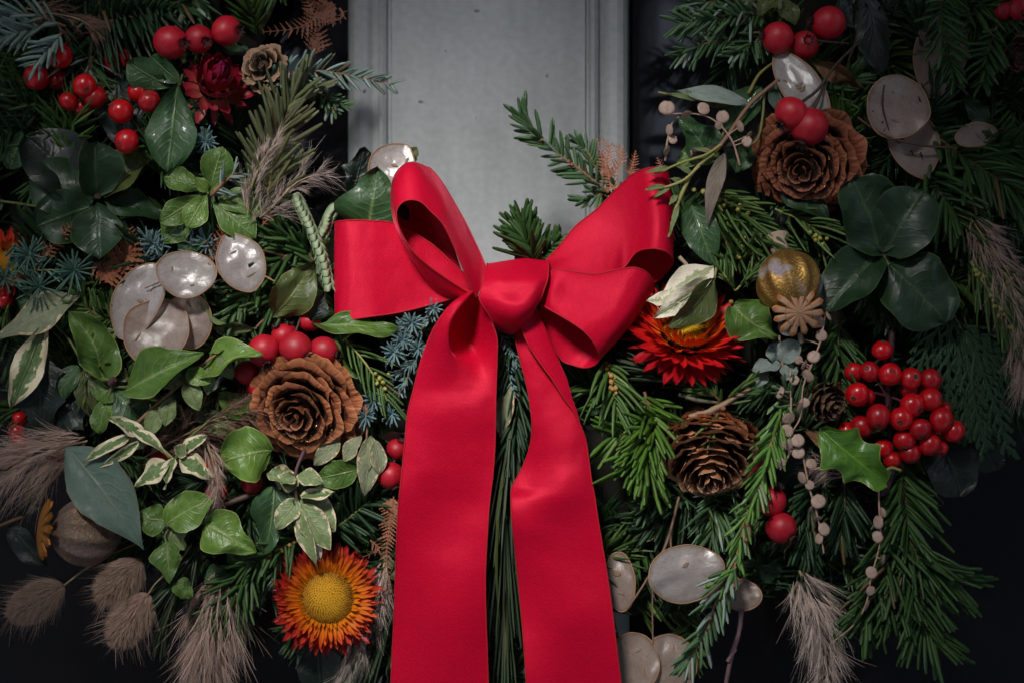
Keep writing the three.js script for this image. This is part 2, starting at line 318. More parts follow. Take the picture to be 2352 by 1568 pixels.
// branches: [points, options]; shared options in o; buds: [u, v, z, radius] or {t, n, r}
function sprig(name, label, cat, group, branches, o, buds = [], budMat = budBrown) {
  const t = thing(name, label, cat, PT(branches[0][0][0]), group), mb = new MB(), sm = new MB(), sd = serial * 31 + 7;
  branches.forEach(([pts, oo = {}], i) => {
    const q = { ...o, ...oo };
    needles(mb, pts, q, sd + i * 101);
    tube(sm, pts, q.r ?? 3.2, (q.r ?? 3.2) * 0.55, q.bark ?? BR.twig, { k: 6, knob: 0.35 });
  });
  part(t, 'stem', sm.geo(), stemMats.green);
  part(t, 'needles', mb.geo(), o.matte ? needleMatte : needleMat, 'stuff');
  const R = rng(sd + 5);
  for (const b of buds) {
    if (Array.isArray(b)) place(t, 'bud', budShape, budMat, PT(b), yQ(V(R() - 0.5, R() - 0.5, 0.6)), b[3] * S);
    else { const c = curve(branches[b.branch ?? 0][0]); for (let i = 0; i < b.n; i++) { const s = b.a + (b.b - b.a) * R(), p = c.getPoint(s), d = V(R() - 0.5, R() - 0.5, 0.2 + 0.5 * R()).normalize(); place(t, 'bud', budShape, budMat, p.addScaledVector(d, (b.off ?? 5) * S), yQ(d), b.r * (0.75 + 0.5 * R()) * S); } }
  }
  return t;
}
// juniper: whorls of short sharp needles along the twigs, and stars seen end-on
function juniper(name, label, group, twigs, stars, o) {
  const t = thing(name, label, 'juniper sprig', PT(twigs[0]?.[0] ?? stars[0]), group), mb = new MB(), sm = new MB(), sd = serial * 17 + 3, R = rng(sd);
  twigs.forEach((pts, i) => { needles(mb, pts, { mode: 'brush', n: o.n ?? 60, len: o.len ?? 30, wid: o.wid ?? 5.5, ang: 58, col: o.col ?? 'juniper', taper: 0.25, tip: 0.04, bend: 0.05, under: 0.4, droop: 0 }, sd + i); tube(sm, pts, 3, 2, BR.green, {}); });
  for (const [u, v, z, r, k = 16] of stars) {
    const p = PT([u, v, z]), [k1, k2] = NC[o.col ?? 'juniper'];
    for (let i = 0; i < k; i++) { const a = i * 2.39996, e = 0.25 + 1.1 * Math.sqrt((i + 0.5) / k), d = V(Math.cos(a) * Math.sin(e), Math.sin(a) * Math.sin(e), Math.cos(e)).normalize(), kk = 0.75 + 0.5 * R(); needle(mb, p, d, r * (0.8 + 0.4 * R()), 5.5, perp(d, R() * 0.6), V(0, 0, -0.08), k1.map(x => x * kk), k2.map(x => x * kk), { tip: 0.04 }); }
  }
  if (twigs.length) part(t, 'stem', sm.geo(), stemMats.green);
  part(t, 'needles', mb.geo(), needleMatte, 'stuff');
  return t;
}

// ---------------------------------------------------------------- berries
const berryTex = (a, b, s, spots) => dataTex(256, 128, (u, v) => { const uu = Math.cos(u * 6.2832) * 1.2, ww = Math.sin(u * 6.2832) * 1.2, n = fbm(uu * 2, v * 5, ww * 2 + s, 4), sp = spots * sstep(0.5, 0.62, nz(uu * 14, v * 26, ww * 14 + s)); let c = mix(a, b, clamp(0.5 + n * 1.4)); return mix(c, [196, 120, 110], sp); }, true);
const hollyMats = [std({ map: berryTex([198, 8, 22], [216, 18, 26], 1, 0), roughness: 0.3, clearcoat: 0.4, clearcoatRoughness: 0.25 }), std({ map: berryTex([180, 6, 20], [206, 14, 26], 4, 0.1), roughness: 0.34, clearcoat: 0.35, clearcoatRoughness: 0.3 }), std({ map: berryTex([160, 6, 22], [192, 12, 26], 7, 0.2), roughness: 0.36, clearcoat: 0.3, clearcoatRoughness: 0.3 })];
const hawMats = [std({ map: berryTex([176, 12, 34], [196, 24, 44], 2, 0.5), roughness: 0.48, clearcoat: 0.12, clearcoatRoughness: 0.45 }), std({ map: berryTex([160, 10, 32], [184, 16, 38], 5, 0.6), roughness: 0.5, clearcoat: 0.1, clearcoatRoughness: 0.45 })];
const berryShapes = [0, 1, 2].map(k => { const pr = []; for (let i = 0; i <= 18; i++) { const a = -Math.PI / 2 + Math.PI * i / 18; let r = Math.cos(a) * (1 + 0.03 * k), y = Math.sin(a) * (1.02 - 0.03 * k); if (a > 1.25) y -= 0.09 * sstep(1.25, 1.57, a); if (a < -1.25) y += 0.1 * sstep(-1.25, -1.57, a); pr.push(new THREE.Vector2(Math.max(0, r), y)); } return new THREE.LatheGeometry(pr, 28); });
const calyxDisc = new THREE.LatheGeometry([[0, 0.9], [0.07, 0.93], [0.11, 1.0], [0.2, 0.985], [0.23, 0.95], [0.25, 0.9]].map(p => new THREE.Vector2(...p)), 12);
const calyxMat = std({ color: new THREE.Color(...C(74, 52, 36)), roughness: 0.8 }), crownMat = std({ color: new THREE.Color(...C(58, 34, 32)), roughness: 0.85 });
const crownShape = (() => { const mb = new MB(), R = rng(5); for (let i = 0; i < 11; i++) { const a = i / 11 * 6.283 + R() * 0.3, k = i % 2 ? 0.75 : 1, d = V(Math.cos(a), 0, Math.sin(a)), e = V(-Math.sin(a), 0, Math.cos(a)), st = mb.n; [[0.16, 0.9, 0.1], [0.26, 1.02, 0.1], [0.36 * k, 1.16, 0.07], [0.5 * k, 1.2 + 0.08 * R(), 0.01]].forEach(([r, y, w]) => { for (const s of [-1, 0, 1]) mb.v(d.clone().multiplyScalar(r).addScaledVector(e, s * w).setY(y + (s ? 0 : 0.03)), null); }); for (let q = 0; q < 3; q++) for (let j = 0; j < 2; j++) { const b = st + q * 3 + j; mb.q(b, b + 1, b + 4, b + 3); } } return mb.geo(); })();
function berry(t, u, v, z, r, face, kind, k = 0) {               // face = direction of the calyx end
  const R = rng(Math.round(u * 3 + v * 7)), at = PT([u, v, z]), d = face ? V(...face).normalize() : V(R() - 0.5, -0.4 + R() * 0.3 - 0.3, 0.9 * R()).normalize();
  const q = yQ(d).multiply(new THREE.Quaternion().setFromAxisAngle(V(0, 1, 0), R() * 6)), haw = kind === 'haw';
  const m = place(t, 'berry', berryShapes[Math.floor(R() * 3)], haw ? hawMats[k % 2] : hollyMats[k % 3], at, q, V(r * (0.95 + 0.1 * R()), r * (0.94 + 0.12 * R()), r * (0.95 + 0.1 * R())).multiplyScalar(S));
  const c = new THREE.Mesh(haw ? crownShape : calyxDisc, haw ? crownMat : calyxMat); c.name = 'calyx'; c.castShadow = c.receiveShadow = true; m.add(c);
  return m;
}
function berries(name, label, cat, group, list, kind, stems = []) {
  const t = thing(name, label, cat, PT(list[0]), group);
  list.forEach((b, i) => berry(t, b[0], b[1], b[2], b[3], b[4], kind, b[5] ?? i));
  for (const [pts, r0, r1, col] of stems) stem(t, pts, r0, r1, col ?? BR.red, { name: 'stalk' });
  return t;
}

// ---------------------------------------------------------------- cones
const coneMat = vc({ roughness: 0.62, bumpMap: dataTex(128, 128, (u, v) => { const b = 128 + 110 * fbm(u * 22, v * 3, 2, 4); return [b, b, b]; }), bumpScale: 0.0016 }), glitterMat = std({ color: new THREE.Color(...C(236, 190, 96)), metalness: 1, roughness: 0.28 });
function scaleGeo(R, r0, y0, r1, y1, half, flare, cl, th) {      // one cone scale: a curved fan with a thick wavy rim, round the y axis
  const mb = new MB(), m = 6, n = 6, ph = R() * 20, k = 0.72 + 0.5 * R(), lean = (R() - 0.5) * 0.3;
  for (const side of [0, 1]) for (let i = 0; i <= n; i++) for (let j = -m; j <= m; j++) {
    const t = i / n, a = j / m, az = a * half * (0.5 + 0.5 * Math.pow(t, 0.6)) ;
    const round = 1 - 0.3 * Math.pow(Math.abs(a), 2.6) * t, w = 1 + 0.05 * nz(a * 3, ph, 1) * t;
    const tt = t * round;
    const wavy = nz(a * 2.2, ph, 0) * 0.13 + nz(a * 7, ph, 3) * 0.06 + nz(a * 19, ph, 6) * 0.05 * sstep(0.6, 1, t);
    let r = (r0 + (r1 - r0) * Math.pow(tt, 0.85) * w) * (1 + wavy * t * t) + flare * r1 * Math.pow(tt, 6), y = y0 + (y1 - y0) * (1 - Math.pow(1 - tt, 1.25)) + (0.1 * nz(a * 2.4, ph + 5, t) + 0.05 * nz(a * 8, ph, 2) + lean * a * 0.4) * r1 * t - 0.5 * flare * r1 * Math.pow(tt, 5);
    if (side) { r -= th * (1 - 0.3 * t); y -= th * 0.3; }
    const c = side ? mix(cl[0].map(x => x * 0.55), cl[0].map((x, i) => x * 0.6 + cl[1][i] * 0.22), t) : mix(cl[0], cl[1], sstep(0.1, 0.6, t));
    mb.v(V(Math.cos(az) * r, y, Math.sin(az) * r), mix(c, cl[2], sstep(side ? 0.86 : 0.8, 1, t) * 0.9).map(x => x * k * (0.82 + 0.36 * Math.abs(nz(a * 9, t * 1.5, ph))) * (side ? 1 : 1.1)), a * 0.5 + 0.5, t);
  }
  const rr = 2 * m + 1, off = (n + 1) * rr;
  for (let i = 0; i < n; i++) for (let j = 0; j < 2 * m; j++) { const a = i * rr + j; mb.q(a, a + 1, a + rr + 1, a + rr); mb.q(off + a, off + a + rr, off + a + rr + 1, off + a + 1); }
  for (let j = 0; j < 2 * m; j++) { const a = n * rr + j; mb.q(a, a + 1, off + a + 1, off + a); }
  for (let i = 0; i < n; i++) for (const j of [0, 2 * m]) { const a = i * rr + j; mb.q(a, a + rr, off + a + rr, off + a); }
  return mb.geo();
}
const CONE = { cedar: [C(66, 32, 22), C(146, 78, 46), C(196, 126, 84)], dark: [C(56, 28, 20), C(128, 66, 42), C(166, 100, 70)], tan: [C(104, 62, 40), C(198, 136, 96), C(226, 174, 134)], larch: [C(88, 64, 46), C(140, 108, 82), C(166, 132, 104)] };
function cone(name, label, at, axis, Rr, H, n, o = {}) {
  const p = PT(at), t = thing(name, label, 'pine cone', p, o.group ?? 'cones tucked into the wreath'), q = yQ(V(...axis)), R = rng(serial * 7 + 1), cl = CONE[o.col ?? 'cedar'];
  for (let i = 0; i < n; i++) {
    const s = (i + 0.6) / n, rad = Rr * S * (0.1 + 0.9 * Math.pow(s, o.pw ?? 0.72)) * (0.94 + 0.12 * R()) * (1 - (o.close ?? 0) * sstep(0.6, 1, s)), yr = H * S * (1 - Math.pow(s, o.fall ?? 1.35)), h = (o.h ?? 0.42) * Rr * S * (0.55 + 0.6 * s);
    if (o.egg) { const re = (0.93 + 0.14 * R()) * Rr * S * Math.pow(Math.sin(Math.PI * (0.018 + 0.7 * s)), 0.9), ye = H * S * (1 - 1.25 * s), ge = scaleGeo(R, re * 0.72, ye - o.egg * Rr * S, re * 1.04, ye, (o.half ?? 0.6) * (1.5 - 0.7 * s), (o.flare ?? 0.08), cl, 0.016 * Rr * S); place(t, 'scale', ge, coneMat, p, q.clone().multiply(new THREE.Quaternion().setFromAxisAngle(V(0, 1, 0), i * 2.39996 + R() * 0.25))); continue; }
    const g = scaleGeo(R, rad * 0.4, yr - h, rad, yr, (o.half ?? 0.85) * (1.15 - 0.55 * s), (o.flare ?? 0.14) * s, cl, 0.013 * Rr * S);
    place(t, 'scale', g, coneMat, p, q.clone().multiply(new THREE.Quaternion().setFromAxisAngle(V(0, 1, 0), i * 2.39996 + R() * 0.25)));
  }
  const core = new THREE.SphereGeometry(1, 16, 12); core.scale(Rr * S * 0.36, H * S * 0.4, Rr * S * 0.36); core.translate(0, H * S * (o.egg ? 0.12 : 0.3), 0);
  place(t, 'core', core, calyxMat, p, q);
  if (o.glitter) {
    const mb = new MB();
    for (let i = 0; i < o.glitter; i++) { const s = 0.15 + 0.7 * R(), a = R() < 0.75 ? 1.1 + R() * 1.6 : R() * 6.28, rad = Rr * S * (0.12 + 0.9 * Math.pow(s, 0.72)) * (1.0 + 0.05 * R()), y = H * S * (1 - Math.pow(s, o.fall ?? 1.35)) + 1.5 * S; for (let k = 0; k < 6; k++) { const c = V(Math.cos(a + (R() - 0.5) * 0.12) * rad, y + (R() - 0.3) * 3 * S, Math.sin(a + (R() - 0.5) * 0.12) * rad), w = (0.8 + 1.6 * R()) * S, x = V(R() - 0.5, R() - 0.5, R() - 0.5).normalize(), yv = perp(x, R() * 6); const st = mb.n; mb.v(c.clone().addScaledVector(x, w)); mb.v(c.clone().addScaledVector(yv, w)); mb.v(c.clone().addScaledVector(x, -w)); mb.v(c.clone().addScaledVector(yv, -w)); mb.q(st, st + 1, st + 2, st + 3); } }
    const m = place(t, 'glitter', mb.geo(), glitterMat, p, q.clone().multiply(new THREE.Quaternion().setFromAxisAngle(V(0, 1, 0), o.gturn ?? 0))); m.userData.kind = 'stuff';
  }
  return t;
}

// ---------------------------------------------------------------- honesty pods
const podMap = (s) => dataTex(256, 256, (u, v) => { const n = fbm(u * 3.5, v * 3.5, s, 4), f = fbm(u * 22 + n * 4, v * 22, s + 2, 3), r = Math.hypot(u - 0.5, v - 0.5) * 2; const st = sstep(0.42, 0.6, nz(u * 9, v * 26, s)) * 0.25; const k = 1 + 0.1 * n + 0.1 * f; return mix([190 * k, 180 * k, 176 * k], [132, 110, 92], clamp(st + 0.2 * Math.pow(1 - Math.abs(nz(u * 11, v * 11, s + 4)), 14) + 0.6 * sstep(0.8, 1, r) + 0.4 * sstep(0.1, 0.5, n))); }, true);
const podBump = dataTex(256, 256, (u, v) => { const b = 128 + 150 * fbm(u * 2.2, v * 2.2, 6, 2) + 8 * fbm(u * 12, v * 12, 3, 2); return [b, b, b]; });
const podMats = [std({ map: podMap(1), bumpMap: podBump, bumpScale: 0.0042, roughness: 0.3, clearcoat: 0.35, clearcoatRoughness: 0.3, sheen: 0.3, sheenColor: new THREE.Color(0.8, 0.82, 0.9), sheenRoughness: 0.4, specularIntensity: 1, ior: 1.6, transmission: 0.36 }), std({ map: podMap(9), bumpMap: podBump, bumpScale: 0.003, roughness: 0.36, clearcoat: 0.2, clearcoatRoughness: 0.35, specularIntensity: 0.9, transmission: 0.4, color: new THREE.Color(0.82, 0.7, 0.62) })];
const podRim = std({ color: new THREE.Color(...C(160, 122, 92)), roughness: 0.6 }), seedMat = std({ color: new THREE.Color(...C(136, 112, 92)), roughness: 0.8 });
// pods: {c:[u,v,z], w, h, rot (deg), tip (0 round .. 1 pointed), roll/pitch (deg), mat, seeds:[[x,y,r]..], stalk: length}
function honesty(name, label, group, pods, stems = []) {
  const t = thing(name, label, 'seed pod', PT(pods[0].c), group);
  for (const q of pods) {
    const R = rng(serial * 5 + Math.round(q.c[0])), at = PT(q.c), e = new THREE.Euler(((q.pitch ?? 0) - 9) * Math.PI / 180, (q.roll ?? 0) * Math.PI / 180, -(q.rot ?? 0) * Math.PI / 180, 'YXZ'), qq = new THREE.Quaternion().setFromEuler(e);
    const n = 56, ring = [], ph = R() * 9;
    for (let i = 0; i < n; i++) { const a = i / n * Math.PI * 2, s = Math.sin(a), c = Math.cos(a), pt = (q.tip ?? 0.2), up = Math.max(0, s), dn = Math.max(0, -s); const k = 1 + 0.025 * nz(Math.cos(a) * 2, Math.sin(a) * 2, ph); ring.push(V(c * q.w / 2 * (1 - pt * 0.42 * Math.pow(up, 2) - (q.btip ?? 0.15) * 0.42 * dn * dn) * k, s * q.h / 2 * (1 + pt * 0.1 * Math.pow(up, 6)) * k, 0).multiplyScalar(S)); }
    const cup = (q.cup ?? 0.1) * q.w * S, cg = (x, y) => cup * (Math.pow(2 * x / (q.w * S), 2) - Math.pow(2 * y / (q.h * S), 2) * 0.6) + 0.03 * q.w * S * nz(x / S * 0.02, y / S * 0.02, ph);
    const mb = new MB(), K = 8; mb.v(V(0, 0, cg(0, 0)), null, 0.5, 0.5);
    for (let k = 1; k <= K; k++) ring.forEach((p) => { const f = k / K; mb.v(V(p.x * f, p.y * f, cg(p.x * f, p.y * f)), null, 0.5 + p.x * f / (q.w * S) * 0.96, 0.5 + p.y * f / (q.h * S) * 0.96); });
    for (let i = 0; i < n; i++) { mb.tri(0, 1 + i, 1 + (i + 1) % n); for (let k = 0; k < K - 1; k++) { const a = 1 + k * n + i, b = 1 + k * n + (i + 1) % n; mb.q(a, a + n, b + n, b); } }
    const m = place(t, 'membrane', mb.geo(), podMats[q.mat ?? 0], at, qq);
    const rim = new THREE.TubeGeometry(new THREE.CatmullRomCurve3(ring.map(p => V(p.x, p.y, cg(p.x, p.y))), true), 90, 1.7 * S, 6, true);
    const sub = (nm, g, mt) => { const x = new THREE.Mesh(g, mt); x.name = nm; x.castShadow = x.receiveShadow = true; m.add(x); };
    sub('rim', rim, podRim);
    for (const [sx, sy, sr, sa = 0.5] of q.seeds ?? []) { const g = new THREE.SphereGeometry(1, 10, 8); g.scale(sr * S, sr * sa * S, 1.6 * S); g.rotateZ(sx * 3 + sy); g.translate(sx * q.w * S / 2, sy * q.h * S / 2, cg(sx * q.w * S / 2, sy * q.h * S / 2) + 0.8 * S); sub('seed', g, seedMat); }
    if (q.stalk) { const b = new MB(); const y0 = (q.send ?? -1) * q.h * S / 2; const A = V((q.sx ?? 0) * S, y0, 0); tube(b, [A, A.clone().add(V(3 * S, (q.send ?? -1) * q.stalk * S * 0.5, 2 * S)), A.clone().add(V(0, (q.send ?? -1) * q.stalk * S, 0))], 2.2, 1.4, C(150, 110, 80), {}); sub('stalk', b.geo(), stemMats.green); }
  }
  for (const [pts, r0, r1, col] of stems) stem(t, pts, r0, r1, col ?? BR.twig);
  return t;
}

// ---------------------------------------------------------------- strawflowers
const petalMat = vc({ roughness: 0.42, sheen: 0.2, sheenRoughness: 0.4 });
function petalGeo(len, wid, curl, c0, c1, c2, sd) {              // along +x, up = +y
  const mb = new MB(), n = 6, R = rng(sd);
  for (let i = 0; i <= n; i++) { const s = i / n, w = wid * (0.45 + 0.55 * Math.sin(Math.PI * Math.min(1, s * 0.85 + 0.12))) * (s > 0.75 ? Math.pow((1 - s) / 0.25, 0.75) : 1), x = len * (s - 0.12 * curl * s * s * s), y = curl * len * 0.42 * s * s; const c = s < 0.5 ? mix(c0, c1, s * 2) : mix(c1, c2, s * 2 - 1); for (let j = -2; j <= 2; j++) { const a = j / 2; mb.v(V(x, y + 0.3 * wid * a * a - 0.02 * len * R(), a * w), c.map(k => k * (0.9 + 0.2 * R()))); } }
  for (let i = 0; i < n; i++) for (let j = 0; j < 4; j++) { const a = i * 5 + j; mb.q(a, a + 1, a + 6, a + 5); }
  return mb.geo();
}
// rings: {n, r (base radius), y, e (elevation deg), len, wid, curl, c:[base, middle, tip]}
function strawflower(label, at, axis, disc, rings, dc) {
  const p = PT(at), t = thing('strawflower', label, 'flower', p, 'strawflowers in the wreath'), q = yQ(V(...axis)), R = rng(serial * 3 + 2);
  if (disc) {
    const g = new THREE.SphereGeometry(1, 28, 12, 0, 6.2832, 0, Math.PI / 2); g.scale(disc * S, disc * 0.5 * S, disc * S); place(t, 'disc', g, std({ color: new THREE.Color(...dc[0]), roughness: 0.85 }), p, q);
    const mb = new MB();
    for (let i = 0; i < 620; i++) { const s = Math.sqrt((i + 0.5) / 620), a = i * 2.39996, th = s * Math.PI / 2, n = V(Math.sin(th) * Math.cos(a), Math.cos(th), Math.sin(th) * Math.sin(a)), b = V(n.x * disc, n.y * disc * 0.5, n.z * disc).multiplyScalar(S), rad = disc * 0.03 * S * (1 + 0.5 * R()), hh = disc * S * (0.06 + 0.08 * R() + 0.16 * s * s), x = perp(n), y = n.clone().cross(x), st = mb.n, c = mix(dc[0], dc[1], clamp(s * s * 0.9 + 0.4 * (R() - 0.5))); for (let k = 0; k < 4; k++) { const aa = k / 4 * 6.283; mb.v(b.clone().addScaledVector(x, Math.cos(aa) * rad).addScaledVector(y, Math.sin(aa) * rad), c.map(v => v * 0.7)); } mb.v(b.clone().addScaledVector(n, hh).addScaledVector(x, (R() - 0.5) * rad), c); for (let k = 0; k < 4; k++) mb.tri(st + k, st + (k + 1) % 4, st + 4); }
    place(t, 'florets', mb.geo(), vc({ roughness: 0.85 }), p, q).userData.kind = 'stuff';
  }
  for (const r of rings) {
    const vars = [0, 1, 2].map(k => petalGeo(r.len * S * (0.9 + 0.1 * k), r.wid / 2 * S, r.curl + 0.12 * (k - 1), ...r.c, k + 5));
    for (let i = 0; i < r.n; i++) {
      const a = (i + (R() - 0.5) * 0.5) / r.n * 6.2832 + (r.off ?? 0), e = (r.e + (R() - 0.5) * 14) * Math.PI / 180;
      const Q = q.clone().multiply(new THREE.Quaternion().setFromAxisAngle(V(0, 1, 0), a)).multiply(new THREE.Quaternion().setFromAxisAngle(V(0, 0, 1), e)).multiply(new THREE.Quaternion().setFromAxisAngle(V(1, 0, 0), (R() - 0.5) * 0.5));
      const b = V(Math.cos(a) * r.r * S, r.y * S, -Math.sin(a) * r.r * S).applyQuaternion(q).add(p);
      place(t, 'petal', vars[Math.floor(R() * 3)], petalMat, b, Q, 0.88 + 0.24 * R());
    }
  }
  const core = new THREE.SphereGeometry(1, 16, 10); const rr = (rings[0].r + rings[rings.length - 1].r) / 2; core.scale(rr * 0.8 * S, rr * 0.5 * S, rr * 0.8 * S); core.translate(0, -rr * 0.45 * S, 0);
  place(t, 'receptacle', core, std({ color: new THREE.Color(...C(96, 40, 24)), roughness: 0.8 }), p, q);
  return t;
}

// ---------------------------------------------------------------- poppy heads
const goldMask = (u, v, s) => { const g = fbm(Math.cos(u * 6.283) * 1.1 + s, v * 2.4, Math.sin(u * 6.283) * 1.1, 4); return s === 3 ? sstep(-0.1, 0.3, g) * sstep(0.02, 0.3, nz(u * 90, v * 60, 4)) : sstep(-0.34, -0.12, g); };
const poppyMat = (s) => std({
  map: dataTex(512, 256, (u, v) => { const g = goldMask(u, v, s), f = fbm(u * 60, v * 40, 3, 3), gl = sstep(0.25, 0.5, nz(u * 140, v * 90, 1)); return mix(s === 3 ? [112 + 40 * f, 94 + 40 * f, 86 + 40 * f] : [150 + 40 * f, 140 + 40 * f, 146 + 40 * f], [172 + 70 * gl + 40 * f, 134 + 66 * gl + 40 * f, 74 + 50 * gl + 20 * f], g); }, true),
  metalnessMap: dataTex(512, 256, (u, v) => { const g = goldMask(u, v, s) * 235; return [g, g, g]; }), metalness: 1,
  roughnessMap: dataTex(512, 256, (u, v) => { const g = goldMask(u, v, s), gl = sstep(0.3, 0.5, nz(u * 150, v * 90, 5)); const k = 170 - g * 30 - gl * g * 60; return [k, k, k]; }), roughness: 1,
  bumpMap: dataTex(512, 256, (u, v) => { const b = 128 + 90 * fbm(u * 70, v * 40, 2, 3); return [b, b, b]; }), bumpScale: 0.0009,
});
function poppy(label, at, axis, Rr, Hh, crown, o) {
  const p = PT(at), A = V(...axis).normalize(), q = yQ(A), t = thing('poppy_head', label, 'poppy head', p, 'dried poppy heads'), mb = new MB(), nu = 96, nv = 28;
  for (let i = 0; i <= nv; i++) for (let j = 0; j <= nu; j++) { const s = i / nv, a = j / nu * 6.2832, ph = -Math.PI / 2 + Math.PI * (0.03 + 0.93 * s); const rib = 1 + 0.09 * Math.pow(Math.abs(Math.cos(a * 5.5)), 3) * Math.cos(ph) - 0.03; const r = Math.cos(ph) * (1 + 0.06 * Math.sin(ph)) * Rr * S * rib * (1 + 0.02 * nz(Math.cos(a) * 2, s * 4, Math.sin(a) * 2)); mb.v(V(Math.cos(a) * r, Math.sin(ph) * Hh * S, Math.sin(a) * r), null, j / nu, s); }
  for (let i = 0; i < nv; i++) for (let j = 0; j < nu; j++) { const a = i * (nu + 1) + j; mb.q(a, a + 1, a + nu + 2, a + nu + 1); }
  const pm = poppyMat(o.s);
  place(t, 'capsule', mb.geo(), pm, p, q.clone().multiply(new THREE.Quaternion().setFromAxisAngle(V(0, 1, 0), o.turn ?? 0)));
  const tan = vc({ roughness: 0.6, metalness: o.cm ?? 0.25 });
  const top = (o.ctilt ? V(...o.ctilt).normalize() : A), cq = yQ(top), cp = p.clone().addScaledVector(A, (Hh * 0.98) * S).addScaledVector(top, crown * 0.34 * S), R = rng(serial);
  const hub = new THREE.CylinderGeometry(crown * 0.55 * S, crown * 0.35 * S, crown * 0.22 * S, 18); place(t, 'crown_disc', hub.translate(0, -crown * 0.1 * S, 0), std({ color: new THREE.Color(...C(140, 96, 62)), roughness: 0.7 }), cp, cq);
  const ray = (() => { const m = new MB(), n = 9; for (let i = 0; i <= n; i++) { const s = i / n, w = crown * (0.045 + 0.12 * Math.pow(s, 0.9)) * (s > 0.86 ? Math.sqrt(Math.max(0.02, 1 - Math.pow((s - 0.86) / 0.14, 2))) : 1) * S, x = crown * s * S, d = -crown * 0.2 * s * s * S; for (let j = 0; j <= 6; j++) { const a = j / 6 * Math.PI, g = 1 - 0.35 * Math.exp(-Math.pow((a - 1.5708) / 0.3, 2)); m.v(V(x, d + Math.sin(a) * crown * 0.09 * g * S, Math.cos(a) * w), mix(o.rc ? o.rc[0] : C(196, 164, 138), o.rc ? o.rc[1] : C(176, 108, 48), Math.abs(a - 1.57) > 0.95 || s > 0.86 ? 0.9 : 0.1 + 0.3 * (1 - s))); } } for (let i = 0; i < n; i++) for (let j = 0; j < 6; j++) { const a = i * 7 + j; m.q(a, a + 1, a + 8, a + 7); } return m.geo(); })();
  for (let i = 0; i < 12; i++) place(t, 'ray', ray, tan, cp, cq.clone().multiply(new THREE.Quaternion().setFromAxisAngle(V(0, 1, 0), i / 12 * 6.2832 + 0.04 * R())), 0.93 + 0.14 * R());
  if (o.stalk) {
    const b = p.clone().addScaledVector(A, -Hh * S), k = new THREE.LatheGeometry([[0, -0.1], [0.26, -0.05], [0.3, 0.16], [0.24, 0.36], [0.42, 0.54], [0.4, 0.6], [0.2, 0.64], [0.16, 0.9], [0, 0.92]].map(x => new THREE.Vector2(x[0] * Rr * S, x[1] * Rr * S)), 20);
    place(t, 'collar', k, std({ color: new THREE.Color(...C(186, 160, 142)), roughness: 0.7 }), b, yQ(A.clone().negate()));
    stem(t, [b.clone().addScaledVector(A, -Rr * 0.45 * S), b.clone().addScaledVector(A, -Rr * 0.95 * S), PT(o.stalk[0])], 12, 11, C(172, 144, 102), { name: 'stalk', k: 10 });
  }
  return t;
}

// ---------------------------------------------------------------- plumes and bunny tails
const hairMat = vc({ roughness: 0.7, transmission: 0.25 });
function hair(mb, p, d, len, bend, w, c, R) {
  const x = perp(d, R() * 6.28), st = mb.n, n = 4;
  for (let i = 0; i <= n; i++) { const s = i / n, q = p.clone().addScaledVector(d, len * s * S).addScaledVector(bend, len * s * s * S), h = w * S * 0.5 * (1 - 0.75 * s); mb.v(q.clone().addScaledVector(x, -h), c); mb.v(q.clone().addScaledVector(x, h), c); }
  for (let i = 0; i < n; i++) { const a = st + i * 2; mb.q(a, a + 1, a + 3, a + 2); }
}
const HAIR = { pink: C(206, 178, 162), brown: C(148, 112, 96), pale: C(216, 196, 184), grey: C(186, 168, 158), tail: C(196, 168, 148) };
// pampas: axis points, number of tufts, hairs a tuft, hair length, spread of the plume
function plume(label, pts, o) {
  const t = thing('pampas_plume', label, 'grass plume', PT(pts[0]), 'feathery pampas grass plumes'), mb = new MB(), sm = new MB(), c = curve(pts), R = rng(serial * 11 + 4), col = HAIR[o.col ?? 'pink'];
  tube(sm, pts, 2.6, 1.2, BR.straw, {});
  const NT = o.tufts * 4, NH = Math.round(o.hairs / 2.8);
  for (let i = 0; i < NT; i++) {
    const s = (i + R()) / NT, p = c.getPoint(s), T = c.getTangent(s), N = perp(T, R() * 6.283), a = (o.ang ?? 22) * 1.6 * Math.PI / 180 * (0.3 + R()), d0 = T.clone().multiplyScalar(Math.cos(a)).addScaledVector(N, Math.sin(a));
    p.addScaledVector(N, o.wide * S * (0.1 + 0.5 * R()) * Math.sin(Math.PI * Math.min(1, s * 0.9 + 0.14)));
    const b0 = V(0, -0.12, 0).addScaledVector(N, 0.15 * (R() - 0.3)), L = o.len * (0.25 + 0.6 * R());
    for (let k = 0; k < NH; k++) { const d = d0.clone().add(V(R() - 0.5, R() - 0.5, R() - 0.5).multiplyScalar((o.fuzz ?? 0.34) * 1.5)).normalize(), kk = 0.75 + 0.5 * R(); hair(mb, p.clone().addScaledVector(d0, R() * L * 0.45 * S), d, L * (0.5 + 0.6 * R()), b0.clone().add(V(R() - 0.5, R() - 0.5, R() - 0.5).multiplyScalar(0.7)), (o.w ?? 1.5) * (0.55 + 0.5 * R()), col.map(x => x * kk), R); }
  }
  part(t, 'stalk', sm.geo(), stemMats.green); part(t, 'hairs', mb.geo(), hairMat, 'stuff');
  return t;
}
const tailMat = std({ color: new THREE.Color(...C(132, 110, 96)), roughness: 0.95 });
